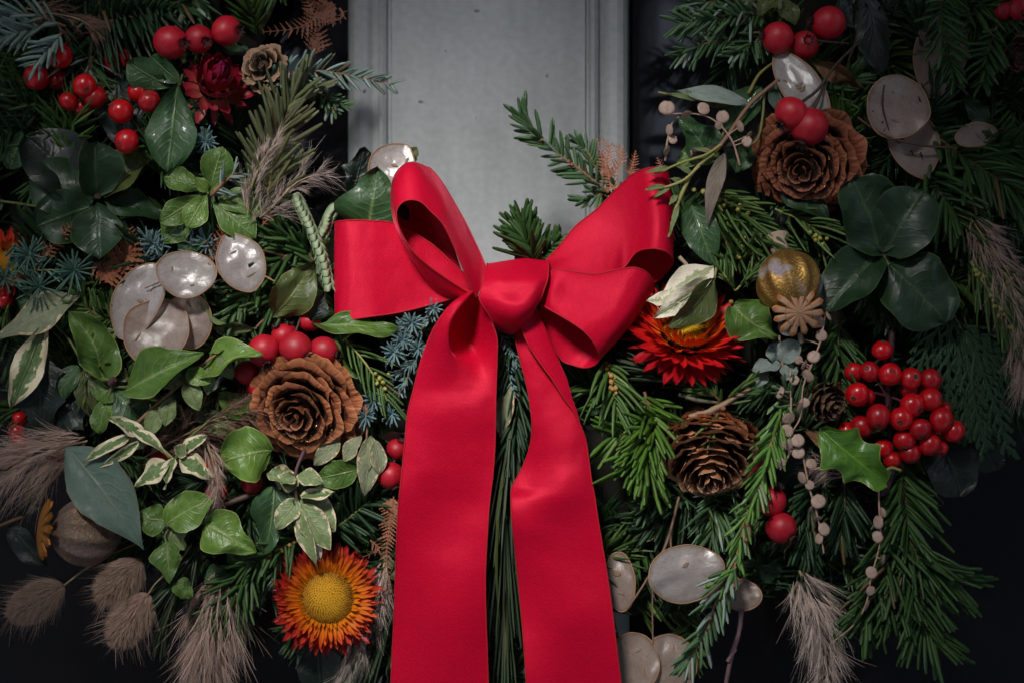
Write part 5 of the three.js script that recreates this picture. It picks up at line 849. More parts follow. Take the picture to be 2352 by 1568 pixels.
sprig('pine_sprig', 'thin dark pine needles in the lower left gap between ivy leaves and strawflower', 'conifer sprig', 'long pine needles', [[[[470, 1230, -10], [440, 1290, 0], [400, 1350, 0], [380, 1420, -10]], {}]], { n: 60, len: 120, wid: 6, ang: 26, col: 'pine', mode: 'brush', r: 3, taper: 0.2, tip: 0.15 });
leafy('privet_spray', 'spray of olive and green leaves filling the gap left of the glittered cone', 'leafy twig', G.twig, [[[560, 960, 10], [500, 900, 24], 58, 'ovate', 'mid', { roll: 20, fold: 18 }], [[566, 962, 12], [590, 900, 20], 46, 'ovate', 'olive', { roll: -20, fold: 14 }], [[540, 980, 10], [470, 985, 20], 50, 'ovate', 'pale', { roll: 24, fold: 20 }], [[520, 990, 8], [440, 930, 10], 52, 'ovate', 'ivy', { roll: 10 }]], [[[[580, 1000, -10], [560, 960, 8], [500, 950, 6], [430, 940, -10]], 4, 3, BR.twig]]);
leafy('privet_spray', 'cluster of shaded green leaves behind the wavy leaf at the far left', 'leafy twig', G.twig, [[[180, 840, 0], [120, 930, 10], 64, 'ovate', 'ivy', { roll: 14, fold: 16 }], [[190, 850, 4], [210, 960, 10], 60, 'ovate', 'olive', { roll: -16, fold: 16 }], [[200, 800, -4], [270, 760, 6], 66, 'ovate', 'mid', { roll: -10, fold: 16 }], [[100, 720, -4], [40, 690, 4], 60, 'ovate', 'ivy', { roll: 10 }], [[190, 830, -4], [262, 800, 4], 50, 'lance', 'pale', { roll: -50, fold: 24 }]], [[[[210, 900, -20], [190, 840, -4], [150, 770, -8], [90, 716, -14]], 4, 3, BR.green]]);
leafy('privet_spray', 'small mid green leaves in the gap between the ivy spray and the strawflower', 'leafy twig', G.twig, [[[520, 1300, 0], [470, 1340, 10], 48, 'ovate', 'ivy', { roll: 14 }], [[530, 1296, 0], [560, 1230, 6], 50, 'ovate', 'mid', { roll: -20, fold: 18 }], [[510, 1310, -4], [500, 1390, 4], 46, 'ovate', 'olive', { roll: 8 }]], [[[[580, 1260, -20], [530, 1296, -4], [490, 1330, -10]], 3.4, 2.6, BR.green]]);

// ---------------------------------------------------------------- middle, in front of the post
sprig('hemlock_sprig', 'green hemlock sprig leaning up left in front of the middle of the grey post', 'conifer sprig', G.hem, [[[[1440, 470, -20], [1381, 428, 0], [1330, 388, 10], [1283, 354, 14], [1252, 326, 16], [1218, 296, 16], [1196, 266, 14]], {}], [[[1400, 440, -10], [1370, 450, 0], [1340, 462, 4]], { n: 14, len: 40 }], [[[1400, 430, -20], [1370, 390, -14], [1350, 350, -16], [1330, 330, -20]], { n: 24, len: 40 }]], { n: 46, len: 62, wid: 10, ang: 52, col: 'hemlock', r: 3.4, bark: C(150, 106, 78), spread: 1.4, under: 0.06, taper: 0.1 }, [[1306, 372, 22, 6], [1314, 378, 22, 6], [1385, 445, 12, 7], [1396, 440, 14, 7], [1244, 322, 24, 5]]);
fern('pale rust fern sprig between the hemlock sprig and the right upper bow loop', [{ p: [[1414, 440, 10], [1396, 400, 14], [1382, 360, 16], [1372, 318, 16]], w: 20, gap: 8 }, { p: [[1402, 414, 14], [1394, 370, 18], [1400, 338, 18], [1380, 318, 18]], w: 20, gap: 8 }, { p: [[1398, 410, 12], [1422, 376, 14], [1426, 346, 12], [1404, 330, 12]], w: 20, gap: 8 }, { p: [[1444, 404, -10], [1454, 376, -8], [1460, 346, -8]], w: 18, gap: 7 }], { col: C(176, 116, 90) });
fern('tiny rust fern tips above the top edge of the right upper bow loop', [{ p: [[1530, 400, 10], [1518, 380, 12], [1510, 362, 12]], w: 16, gap: 7 }], { col: C(160, 104, 84) });
sprig('fir_sprig', 'short fir sprig fanning upward in front of the post directly above the knot', 'conifer sprig', G.fir, [[[[1232, 606, -10], [1220, 575, 0], [1208, 548, 4], [1200, 510, 4]], {}], [[[1228, 600, -14], [1262, 570, -14], [1284, 545, -16]], { n: 24, len: 48 }]], { n: 76, len: 84, wid: 11, ang: 52, col: 'fir', r: 3.2, spread: 0.9, bark: C(140, 110, 80), tip: 0.5 });
// ---------------------------------------------------------------- right top
berries('hawthorn_berry_cluster', 'three matt red berries on thin dark stems at the top right of the post', 'berries', G.haw, [[1787, 87, 30, 36, [-0.8, 0.1, 0.2]], [1848, 105, 6, 33, [0.1, 0.2, 0.9]], [1904, 53, 10, 38, [-0.9, 0.1, 0.1]]], 'haw', [[[[1820, 95, 24], [1850, 92, 30], [1900, 96, 20], [1950, 100, 0]], 3.2, 2.6, BR.dark], [[[1940, 58, 6], [1966, 66, 0], [1964, 100, -6], [1950, 140, -10]], 3.2, 3, BR.dark]]);
berries('hawthorn_berry_cluster', 'two matt red berries lying on top of the right cone', 'berries', G.haw, [[1819, 260, 96, 36, [-0.6, -0.6, 0.2]], [1860, 291, 90, 41, [-0.4, -0.75, 0.2]]], 'haw', [[[[1846, 232, 84], [1880, 205, 70], [1920, 150, 50], [1980, 90, 20]], 4, 3, BR.dark], [[[1870, 252, 82], [1884, 220, 76], [1892, 196, 66]], 4, 3, BR.dark]]);
berries('hawthorn_berry_cluster', 'dim red berries in deep shade at the top right corner', 'berries', G.haw, [[2341, 20, -10, 26], [2308, 26, -20, 22]], 'haw', [[[[2290, 40, -20], [2300, 90, -30], [2290, 170, -30]], 2.4, 2, BR.twig]]);
honesty('honesty_pod', 'long cream honesty pod with a dark blotch above the right cone', G.pod, [{ c: [1842, 204, 44], w: 88, h: 204, rot: -32, tip: 0.3, mat: 0, roll: -6, seeds: [[-0.1, 0.05, 6, 0.7], [0.04, 0.1, 7, 0.5], [-0.02, -0.04, 7, 0.5], [0.1, 0.0, 5], [-0.12, 0.12, 4], [-0.5, 0.35, 6, 0.4], [-0.3, -0.25, 4]] }], [[[[1904, 292, 44], [1908, 310, 40], [1920, 330, 30]], 2.4, 2]]);
leafy('dry_leaf', 'folded brown papery leaf right of the long cream honesty pod', 'leaf', G.leaf, [[[1862, 142, 20], [1984, 200, 6], 54, 'oval', 'dry', { roll: 50, fold: 30, side: -34, twist: 40 }]]);
honesty('honesty_pod_cluster', 'dusky brown honesty pods overlapping at right above the round leaves', G.pod, [{ c: [2098, 330, 0], w: 116, h: 170, rot: -18, tip: -0.1, btip: 0.8, mat: 1, seeds: [[0, -0.3, 8, 0.3]] }, { c: [2062, 245, 34], w: 146, h: 152, rot: 34, tip: 0.1, mat: 1, roll: 6, seeds: [[-0.35, 0.3, 5], [0.2, -0.4, 12, 0.2]] }], [[[[2032, 196, 38], [2028, 240, 40], [2042, 300, 38]], 2.2, 2, BR.dark], [[[1970, 270, 20], [2030, 310, 40], [2120, 334, 36], [2200, 340, 26]], 3.4, 2.4, C(96, 64, 56)]]);
honesty('honesty_pod', 'tall dim honesty pod behind hemlock needles near the top right corner', G.pod, [{ c: [2158, 124, -20], w: 122, h: 210, rot: 12, tip: 0.2, btip: 0.6, mat: 1, seeds: [[-0.4, -0.2, 9, 0.3]] }], [[[[2110, 212, -14], [2130, 190, -10], [2142, 182, -8]], 2, 1.6, BR.dark]]);
honesty('honesty_pod', 'small dim honesty pod lying sideways at the right edge above the fir', G.pod, [{ c: [2243, 310, 24], w: 56, h: 96, rot: 78, tip: 0.6, mat: 1, seeds: [[0.1, 0.1, 12, 0.2]] }], [[[[2290, 298, 20], [2306, 296, 18], [2330, 300, 14]], 1.8, 1.4, BR.dark]]);
cone('cedar_cone', 'reddish brown rose shaped cone under two berries at upper right', [1854, 366, 16], [-0.3, -0.42, 0.85], 102, 92, 54, { col: 'dark', egg: 0.5, half: 0.66, flare: 0.22, glitter: 16, gturn: 1.4 });
cone('small_cone', 'small dark cone in shade at the right edge near the top corner', [2338, 126, -10], [0.1, -0.3, 0.9], 46, 44, 22, { col: 'dark', half: 0.7, flare: 0.05 });
leafy('leaf_branch', 'pale woody twig with grey green leaves slanting from the cone to the right bow loop', 'leafy twig', G.twig, [
  [[1722, 236, 50], [1545, 208, 50], 48, 'lance', 'silver', { roll: 26, fold: 6 }], [[1666, 352, 60], [1626, 522, 66], 42, 'lance', 'taupe', { roll: 20, fold: 16, side: 8 }], [[1700, 225, 20], [1600, 240, 10], 30, 'lance', 'olive', { roll: -20 }]],
  [[[[1790, 182, 40], [1722, 241, 50], [1671, 313, 58], [1640, 352, 60]], 4.5, 5, C(146, 108, 84)], [[[1640, 352, 60], [1600, 386, 62], [1566, 442, 66], [1552, 500, 70], [1536, 545, 74]], 4.5, 2.6, C(158, 156, 92)], [[[1660, 330, 60], [1620, 356, 70], [1570, 372, 78], [1500, 402, 92]], 3.6, 2.4, C(160, 158, 84)], [[[1606, 382, 64], [1570, 414, 80], [1520, 432, 92], [1484, 436, 98]], 3.6, 2.4, C(170, 164, 104)], [[[1718, 240, 48], [1660, 232, 50], [1600, 228, 52], [1512, 212, 54]], 4, 2.5, C(150, 146, 84)], [[[1720, 215, 30], [1745, 170, 24], [1782, 140, 10]], 4, 3, C(140, 130, 60)], [[[1756, 210, 30], [1752, 270, 40], [1740, 320, 44], [1716, 340, 46]], 3.5, 2.5, C(120, 124, 70)], [[[1580, 415, 66], [1556, 470, 74], [1548, 490, 78]], 5, 3, C(160, 158, 90)]]);
for (const [b, t2] of [[[1540, 386, 84], [1480, 398, 96]], [[1530, 428, 90], [1478, 438, 100]], [[1540, 430, 86], [1500, 456, 98]], [[1560, 470, 74], [1538, 546, 84]], [[1590, 400, 66], [1545, 378, 80]], [[1596, 232, 52], [1530, 214, 58]], [[1590, 228, 52], [1574, 204, 58]], [[1640, 352, 62], [1588, 340, 66]], [[1556, 448, 76], [1536, 474, 84]], [[1568, 420, 72], [1536, 410, 88]]]) {
  const t = scene.children.filter(o => o.name === 'leaf_branch')[0], m = part(t, 'leaf', leafGeo(b, t2, 15, 'lance', { roll: 20, fold: 26 }), LM.pale);
}
leafy('cut_twig', 'short dark cut twig end pointing left beside the pale woody twig', 'twig', null, [], [[[[1690, 330, 40], [1640, 340, 46], [1590, 352, 50]], 8, 8, C(64, 46, 42), { name: 'bark' }], [[[1590, 352, 50], [1587, 352.6, 50]], 7, 6.6, C(186, 150, 128), { name: 'cut_end' }]]);
podString('beige seed pod string arching left above the right upper bow loop', [[[1700, 380, 50], [1680, 320, 60], [1640, 276, 66], [1600, 262, 68], [1530, 262, 66]], [[1528, 370, 40], [1534, 320, 44], [1546, 280, 46], [1560, 268, 50]]], [[1532, 247, 68, 18, 0], [1577, 263, 70, 17, 80], [1617, 249, 72, 17, 70], [1660, 268, 70, 16, -10], [1652, 288, 66, 13, 60], [1700, 290, 64, 17, -30], [1716, 324, 60, 15, 60], [1722, 310, 56, 12, 30], [1538, 298, 50, 15, 20], [1532, 346, 48, 14, 30], [1546, 320, 44, 12, 70]]);
leafy('ivy_spray', 'glossy green ivy leaves behind the pale woody twig at upper right', 'leafy twig', G.twig, [[[1665, 300, 6], [1750, 200, 20], 92, 'ovate', 'ivy', { roll: -20, fold: 16 }], [[1632, 360, 0], [1560, 270, 10], 100, 'ivy', 'ivy', { roll: 14, fold: 12 }], [[1650, 330, -6], [1552, 380, 0], 96, 'ivy', 'mid', { roll: 20 }], [[1700, 300, 0], [1690, 400, 4], 84, 'ovate', 'ivy', { roll: -20 }], [[1780, 190, 10], [1792, 270, 30], 60, 'ovate', 'euc', { roll: -20 }]], [[[[1650, 330, -10], [1690, 260, -10], [1740, 200, -10]], 4, 4, BR.green]]);
leafy('glossy_leaf', 'grey green glossy leaf with a sheen right of the right bow loop', 'leaf', G.leaf, [[[1590, 470, 30], [1640, 610, 44], 88, 'ovate', 'ivy', { roll: 12, fold: 14 }]]);
leafy('glossy_leaf', 'dark pointed leaf sticking out under the right cone', 'leaf', G.leaf, [[[1790, 440, -10], [1904, 500, 30], 76, 'ovate', 'gloss', { roll: -14, side: -18 }]]);
leafy('glossy_leaf', 'curled olive leaf at the top edge right of the post', 'leaf', G.leaf, [[[1790, -10, 0], [1742, 36, 16], 62, 'ovate', 'olive', { roll: 30, fold: 20, wave: 0.3 }]]);
leafy('glossy_leaf', 'flat olive leaf at the top edge above the three top right berries', 'leaf', G.leaf, [[[1780, -10, -10], [1830, 60, 0], 50, 'oval', 'olive', { roll: -20 }]]);
leafy('camellia_leaf', 'large dark leaf drooping in shade between the top right berries and dim pods', 'leaf', G.leaf, [[[1990, -20, -10], [2030, 170, 0], 84, 'oval', 'deep', { roll: 24, fold: 16 }]]);
leafy('camellia_leaf', 'smaller dark leaf at the top edge right of the uppermost berry', 'leaf', G.leaf, [[[1950, -20, -20], [1960, 80, -10], 70, 'ovate', 'deep', { roll: -20 }]]);
leafy('camellia_rosette', 'rosette of four large round dark glossy leaves at right above the red berry bunch', 'leaf rosette', 'rosettes of round dark leaves', [
  [[2022, 580, 20], [1956, 408, 44], 162, 'round', 'gloss', { roll: 14, cup: 0.12, fold: 4, bend: 22 }], [[2034, 582, 24], [2124, 436, 52], 150, 'round', 'gloss', { roll: -18, cup: 0.14, fold: 6, bend: 22 }], [[2018, 584, 26], [1896, 716, 56], 124, 'round', 'gloss', { roll: 26, cup: 0.24, fold: 12, bend: 20 }], [[2040, 604, 34], [2172, 740, 60], 178, 'round', 'gloss', { roll: -8, cup: -0.12, fold: 2, bend: 26 }]],
  [[[[2028, 570, -20], [2028, 588, 10], [2030, 592, 24]], 11, 8, C(110, 76, 70)], [[[2030, 590, 20], [2036, 600, 30], [2044, 610, 36]], 5, 4, BR.green]]);
// --- right middle
sprig('yew_sprig', 'yew sprigs with yellow flower buds right of the right upper bow loop', 'conifer sprig', G.yew, [[[[1610, 440, 10], [1650, 462, 24], [1700, 488, 30], [1760, 530, 24]], {}], [[[1640, 500, 6], [1690, 540, 16], [1740, 570, 20], [1780, 590, 20]], {}], [[[1700, 620, 10], [1690, 580, 18], [1700, 540, 20]], { n: 22 }], [[[1780, 480, -10], [1850, 510, 0], [1890, 540, 10]], { n: 20 }]], { n: 40, len: 84, wid: 8.5, ang: 58, col: 'yew', r: 3, bark: BR.yellow, bend: 0.34, droop: 0.18, spread: 1.3, taper: 0.2 }, [[1594, 436, 40, 7], [1616, 440, 42, 8], [1652, 460, 44, 7], [1666, 458, 44, 7], [1662, 472, 46, 7], [1680, 470, 46, 8], [1696, 482, 46, 7], [1700, 470, 44, 6], [1718, 490, 44, 7], [1690, 552, 40, 6], [1706, 566, 40, 6], [1733, 536, 40, 8], [1746, 544, 40, 7], [1756, 558, 40, 6], [1714, 545, 40, 7], [1692, 590, 36, 6], [1700, 592, 36, 6], [1862, 534, 40, 6], [1874, 542, 42, 7], [1884, 548, 42, 7], [1890, 562, 42, 7], [1900, 548, 42, 6], [1874, 552, 42, 6]], budYellow);
sprig('yew_sprig', 'bright yew tuft with a bud hanging above the red orange strawflower', 'conifer sprig', G.yew, [[[[1690, 668, 50], [1670, 640, 54], [1650, 610, 50]], {}], [[[1690, 668, 50], [1716, 640, 52], [1740, 610, 50]], {}]], { n: 18, len: 60, wid: 6, ang: 40, col: 'yewbright', r: 2.4, bark: BR.yellow, mode: 'brush' }, [[1680, 694, 58, 7]], budTan);
poppy('gilded poppy head with a pale star crown pointing down at right', [1812, 646, 80], [0.16, -0.88, 0.44], 71, 74, 60, { s: 5, cm: 0.1, ctilt: [0.12, -0.3, 0.95], stalk: [[1800, 500, 62]], turn: 2.4 });
strawflower('red orange strawflower seen from the side right of the bow', [1576, 762, 36], [0.12, 0.72, 0.6], 48, [
  { n: 26, r: 46, y: 10, e: 74, len: 36, wid: 10, curl: -0.3, c: [C(228, 160, 20), C(226, 120, 20), C(220, 80, 24)] }, { n: 34, r: 54, y: 4, e: 52, len: 62, wid: 15, curl: 0.2, c: [C(236, 160, 20), C(228, 96, 24), C(212, 36, 26)] }, { n: 38, r: 58, y: -8, e: 34, len: 82, wid: 18, curl: 0.2, c: [C(236, 120, 24), C(216, 32, 28), C(204, 22, 28)] }, { n: 38, r: 58, y: -20, e: 16, len: 92, wid: 20, curl: 0.2, c: [C(216, 60, 26), C(208, 24, 28), C(196, 18, 30)] }, { n: 30, r: 52, y: -34, e: -12, len: 84, wid: 24, curl: 0.05, c: [C(190, 26, 24), C(180, 12, 26), C(160, 10, 26)] }, { n: 18, r: 40, y: -44, e: -40, len: 70, wid: 24, curl: 0, c: [C(190, 60, 60), C(176, 20, 34), C(150, 10, 26)] }], [C(214, 168, 14), C(200, 130, 16)]);
leafy('variegated_sprig', 'creamy white variegated leaves lying over the red orange strawflower', 'leafy twig', G.var, [[[1640, 612, 62], [1508, 706, 96], 74, 'ovate', 'cream', { roll: 20, fold: 14, wave: 0.2 }], [[1636, 640, 76], [1500, 730, 106], 62, 'ovate', 'cream', { roll: -16, fold: 16 }], [[1560, 690, 80], [1484, 692, 96], 40, 'ovate', 'cream', { roll: 20 }], [[1640, 640, 84], [1538, 752, 116], 88, 'ovate', 'olive', { roll: -28, fold: 18, side: -12 }]], [[[[1650, 600, 40], [1645, 620, 60], [1640, 645, 74]], 3, 3, BR.yellow], [[[1560, 590, 20], [1580, 612, 24], [1586, 640, 24]], 5, 3, C(196, 176, 146)]]);
leafy('ivy_leaf', 'wavy bright green ivy leaf between the red orange strawflower and the poppy head', 'leaf', G.leaf, [[[1684, 700, 54], [1790, 772, 60], 116, 'ivy', 'mid', { roll: -10, fold: 14, wave: 0.28, side: 22 }]]);
leafy('eucalyptus_sprig', 'round silver grey eucalyptus leaves under the gilded poppy head', 'leafy twig', G.euc, [[[1796, 830, 50], [1832, 782, 62], 52, 'round', 'silver', { roll: -12 }], [[1794, 826, 46], [1768, 790, 52], 54, 'round', 'silver', { roll: 20 }], [[1796, 840, 52], [1826, 866, 60], 44, 'round', 'silver', { roll: -20, fold: 10 }], [[1794, 838, 50], [1728, 850, 60], 44, 'oval', 'silver', { roll: 40, fold: 16 }], [[1760, 850, 40], [1740, 890, 44], 36, 'ovate', 'silver', { roll: 30 }], [[1790, 740, 30], [1830, 760, 36], 44, 'round', 'silver', { roll: 0 }]], [[[[1790, 770, 40], [1794, 810, 48], [1800, 850, 50]], 3, 3, BR.pink]]);
podString('beige seed pod string hanging from the poppy crown down past the small cone', [[[1896, 718, 84], [1886, 780, 86], [1868, 830, 86], [1846, 885, 84], [1838, 960, 80], [1816, 1000, 78], [1812, 1050, 76]], [[1816, 850, 60], [1818, 930, 66], [1814, 990, 70], [1822, 1030, 74]]], [[1878, 737, 88, 17, 30], [1903, 726, 86, 14, -30], [1887, 770, 88, 18, -10], [1870, 818, 88, 18, 20], [1848, 838, 86, 16, 20], [1856, 862, 88, 18, -30], [1835, 826, 80, 13, -20], [1840, 776, 74, 16, -20], [1838, 936, 86, 18, 0], [1848, 924, 80, 15, -20], [1812, 960, 80, 18, 10], [1808, 988, 80, 18, 40], [1826, 872, 76, 14, 60], [1792, 900, 74, 16, 30], [1832, 1010, 80, 18, -10], [1810, 1020, 80, 16, 20]]);
podString('beige seed pod string hanging in the dark fir left of the holly leaf', [[[1824, 1010, 76], [1842, 1040, 70], [1858, 1113, 66], [1868, 1150, 66], [1879, 1188, 66], [1893, 1270, 66]], [[1818, 1032, 72], [1800, 1070, 70], [1792, 1078, 70]]], [[1834, 1038, 74, 16, 0], [1864, 1064, 70, 14, -20], [1843, 1096, 68, 17, 10], [1861, 1113, 70, 14, 90], [1880, 1150, 70, 18, -20], [1866, 1166, 66, 14, 10], [1879, 1190, 70, 15, 70], [1893, 1214, 70, 18, -20], [1882, 1236, 64, 14, 0], [1794, 1062, 72, 17, 20]]);
podString('beige seed pod string hanging below the holly leaf to the bottom right', [[[2018, 1100, 60], [2020, 1160, 62], [2022, 1246, 62], [2001, 1327, 62], [1992, 1380, 60], [1967, 1429, 58], [1908, 1478, 54]]], [[2010, 1112, 64, 15, 10], [2028, 1176, 64, 17, 0], [2018, 1198, 66, 18, 0], [2017, 1232, 66, 15, 60], [2030, 1284, 64, 17, 0], [2003, 1314, 66, 15, 70], [2001, 1356, 66, 15, 80], [1992, 1389, 64, 16, 20], [2022, 1080, 60, 12, 0]]);
cone('small_cone', 'small grey brown cone beside the seed pod string left of the berry bunch', [1894, 920, 40], [0.5, -0.42, 0.7], 46, 54, 26, { col: 'larch', egg: 0.55, half: 0.6, flare: 0.1 });
cone('cedar_cone', 'tan pointed cone hanging right of the right bow tail', [1630, 1034, 0], [-0.04, -0.74, 0.67], 110, 110, 64, { col: 'tan', egg: 0.52, half: 0.52, flare: 0.12 });
leafy('cut_twig', 'broken grey bark sliver with fir needles lying above the tan pointed cone', 'twig', null, [], [[[[1584, 958, 56], [1640, 940, 68], [1690, 912, 74], [1724, 892, 74]], 8, 4, C(164, 132, 106), { name: 'bark', rough: 0.5 }], [[[1560, 905, 56], [1600, 918, 64], [1650, 924, 66]], 5, 4, C(110, 106, 84), { name: 'bark', rough: 0.5 }]]);
sprig('fir_sprig', 'silvery fir tuft on top of the tan pointed cone', 'conifer sprig', G.fir, [[[[1660, 930, 60], [1640, 905, 70], [1610, 890, 70]], {}], [[[1656, 934, 60], [1690, 900, 66], [1720, 880, 62]], { n: 10 }], [[[1654, 938, 60], [1640, 970, 74], [1630, 1000, 80]], { n: 9, ang: 28, len: 60 }]], { n: 18, len: 66, wid: 8, ang: 44, col: 'yew', r: 3, under: 0.5, mode: 'brush' }, [[1660, 936, 70, 9]], budBrown);
berries('holly_berry_bunch', 'big bunch of bright red holly berries with dark tips at right', 'berries', null, [
  [2027, 804, 40, 23, [0, 0.8, 0.3]], [1962, 854, 30, 22, [-0.6, 0.5, 0.4]], [1999, 853, 44, 23, [-0.45, 0.35, 0.8]], [2045, 859, 56, 27, [0, 0.3, 0.9]], [2093, 869, 50, 24, [0.3, 0.25, 0.9]], [2139, 871, 40, 24, [0.5, 0.4, 0.5]], [1970, 905, 54, 27, [-0.5, -0.35, 0.75]], [1990, 912, 30, 21, [0, -0.5, 0.4]], [2088, 895, 26, 21, [0.2, 0, 0.7]], [2096, 930, 60, 27, [0.5, -0.35, 0.75]], [2139, 917, 50, 27, [0.8, 0.1, 0.55]], [2018, 956, 66, 28, [-0.15, -0.65, 0.7]], [2071, 961, 66, 26, [-0.3, -0.3, 0.9]], [2163, 963, 56, 28, [0.75, -0.25, 0.55]], [2115, 985, 66, 25, [0.15, -0.8, 0.55]], [2192, 990, 40, 25, [0.7, -0.5, 0.3]], [2078, 1010, 50, 24, [-0.1, -0.75, 0.6]], [1979, 980, 34, 26, [-0.6, -0.4, 0.4]], [1944, 990, 16, 21, [-0.7, 0, 0.3]], [2137, 1021, 50, 25, [0.4, -0.7, 0.5]], [2092, 1040, 40, 24, [0, -0.8, 0.5]], [2030, 1030, 30, 22, [-0.2, -0.8, 0.3]], [2161, 1028, 26, 18], [2168, 939, 20, 18], [2150, 990, 20, 18], [2050, 1056, 30, 20]], 'holly', [[[[2050, 760, 10], [2046, 820, 16], [2040, 900, 24], [2046, 1000, 20], [2048, 1080, 24], [2030, 1140, 30]], 8, 9, C(64, 34, 44)], [[[2034, 820, 30], [2034, 840, 24], [2042, 860, 20]], 3.4, 3.4, C(110, 40, 56)], [[[2040, 910, 24], [2010, 902, 34], [1990, 900, 40]], 3.4, 3.4, C(90, 30, 46)], [[[2040, 912, 24], [2020, 880, 34], [2005, 860, 40]], 3.4, 3, C(120, 60, 70)], [[[2044, 910, 24], [2070, 920, 40], [2084, 928, 46]], 3.4, 3, C(90, 30, 46)], [[[2044, 920, 24], [2034, 940, 40], [2026, 950, 46]], 3.4, 3, C(90, 30, 46)], [[[2110, 915, 40], [2118, 895, 36], [2130, 884, 34]], 3, 3, C(120, 60, 70)]]);
leafy('holly_leaf', 'spiny bright green holly leaf in front of the lower left of the berry bunch', 'leaf', G.leaf, [[[1884, 984, 64], [2036, 1110, 76], 136, 'holly', 'holly', { roll: 14, fold: 12, n: 30, wave: 0.22 }]], [[[[2034, 1080, 64], [2050, 1074, 56], [2070, 1080, 50]], 3.5, 4, BR.yellow]]);
leafy('dry_leaf', 'curled brown dry leaf behind the spiny bright green holly leaf', 'leaf', G.leaf, [[[2010, 1100, 36], [1836, 984, 30], 66, 'ovate', 'dry', { roll: 40, fold: 20 }]]);
cypress('feathery dark green cypress frond spreading down right of the berry bunch', [[2150, 640, -20], [2190, 720, -10], [2230, 800, -4], [2250, 860, 0]], [
  [[2180, 700, -10], [2140, 780, 0], [2110, 850, 4], [2090, 910, 0]], [[2190, 720, -8], [2180, 800, 0], [2180, 880, 4], [2176, 940, 4]], [[2210, 750, -6], [2226, 850, 4], [2244, 950, 8], [2266, 1030, 8]], [[2216, 760, -6], [2256, 850, 4], [2290, 940, 8], [2320, 1040, 6]], [[2220, 760, -8], [2286, 830, 0], [2340, 900, 0], [2400, 980, 0]], [[2205, 740, -10], [2280, 790, -6], [2350, 830, -6], [2420, 860, -6]], [[2200, 740, -8], [2206, 850, 4], [2220, 940, 6], [2230, 1010, 4]]], { group: 'cypress fronds' });
plume('pinkish feathery plume hanging down the right edge beside the round leaves', [[2230, 500, 6], [2280, 580, 16], [2320, 680, 20], [2350, 800, 16], [2356, 860, 10]], { tufts: 34, hairs: 40, len: 96, wide: 70, ang: 18, w: 1.5, col: 'pink' });
plume('pale feathery plume hanging in shade at the bottom right', [[1836, 1310, 0], [1868, 1380, 10], [1888, 1450, 16], [1906, 1580, 16]], { tufts: 34, hairs: 34, len: 110, wide: 70, ang: 20, w: 1.5, col: 'pale' });
plume('short feathery plume behind the holly leaf and seed pod strings', [[1960, 1090, 10], [1910, 1070, 16], [1870, 1080, 16]], { tufts: 12, hairs: 26, len: 60, wide: 40, ang: 24, w: 1.4, col: 'pale' });
sprig('yew_sprig', 'yew sprig with yellow buds at the right edge over the pinkish plume', 'conifer sprig', G.yew, [[[[2230, 600, 16], [2260, 650, 24], [2300, 720, 28], [2330, 780, 28]], {}], [[[2300, 620, 16], [2330, 660, 22], [2352, 700, 22]], { n: 16 }]], { n: 28, len: 74, wid: 8, ang: 44, col: 'yew', r: 3, bark: BR.yellow, droop: 0.25, bend: 0.3 }, [{ n: 16, a: 0.1, b: 0.9, r: 6.5, off: 10 }, { branch: 1, n: 8, a: 0.1, b: 0.9, r: 6, off: 8 }], budYellow);
sprig('yew_sprig', 'yew sprig with pale buds just right of the right bow tail near the cone', 'conifer sprig', G.yew, [[[[1392, 830, 30], [1400, 860, 36], [1410, 900, 40], [1416, 950, 40]], {}]], { n: 26, len: 82, wid: 10, ang: 62, col: 'yew', r: 4, bark: BR.yellow, droop: 0.2, bend: 0.3, spread: 0.8 }, [{ n: 12, a: 0.15, b: 0.85, r: 7, off: 10 }], budTan);
sprig('fir_sprig', 'bright green blunt needled fir sprig between the right bow tail and the tan cone', 'conifer sprig', G.fir, [[[[1480, 900, 0], [1500, 960, 20], [1480, 1030, 30], [1440, 1080, 34]], { n: 50 }], [[[1500, 980, 10], [1490, 1040, 30], [1494, 1100, 36]], { n: 40, ang: 40 }], [[[1540, 960, 0], [1470, 990, 20], [1400, 1000, 24]], { n: 40 }]], { n: 46, len: 92, wid: 11, ang: 58, col: 'firbright', r: 4, bark: BR.twig, tip: 0.6, spread: 0.8, taper: 0.2 }, [[1466, 1112, 36, 11]]);
sprig('hemlock_sprig', 'long bright hemlock sprig with tan buds trailing down right of the tan cone', 'conifer sprig', G.hem, [[[[1800, 900, 40], [1790, 960, 52], [1766, 1035, 60], [1743, 1120, 66], [1709, 1198, 70], [1690, 1290, 74]], { n: 70, col: 'hembright' }], [[[1690, 1290, 74], [1672, 1330, 76], [1651, 1368, 78], [1620, 1450, 78], [1590, 1505, 78], [1576, 1530, 76]], { n: 46, col: 'hemlock', under: 0.35 }], [[[1690, 1300, 74], [1662, 1340, 80], [1640, 1352, 84]], { n: 14, len: 44 }]], { n: 60, len: 72, wid: 9.5, ang: 44, col: 'hembright', r: 4, bark: C(168, 124, 84), under: 0.2, spread: 1.2 }, [[1718, 1205, 78, 6], [1714, 1240, 80, 6], [1684, 1340, 86, 7], [1690, 1352, 86, 6], [1694, 1330, 84, 6], [1688, 1344, 90, 6], [1646, 1356, 88, 6], [1652, 1348, 88, 6], [1640, 1358, 86, 6], [1632, 1420, 84, 6], [1628, 1442, 84, 5]], budBrown);
sprig('hemlock_sprig', 'hemlock tip with star of needles above the seed pod strings near the small cone', 'conifer sprig', G.hem, [[[[1860, 1000, 20], [1840, 950, 40], [1816, 910, 56], [1800, 890, 60]], {}]], { n: 40, len: 60, wid: 8, ang: 56, col: 'hemlock', r: 3.2, under: 0.2 });
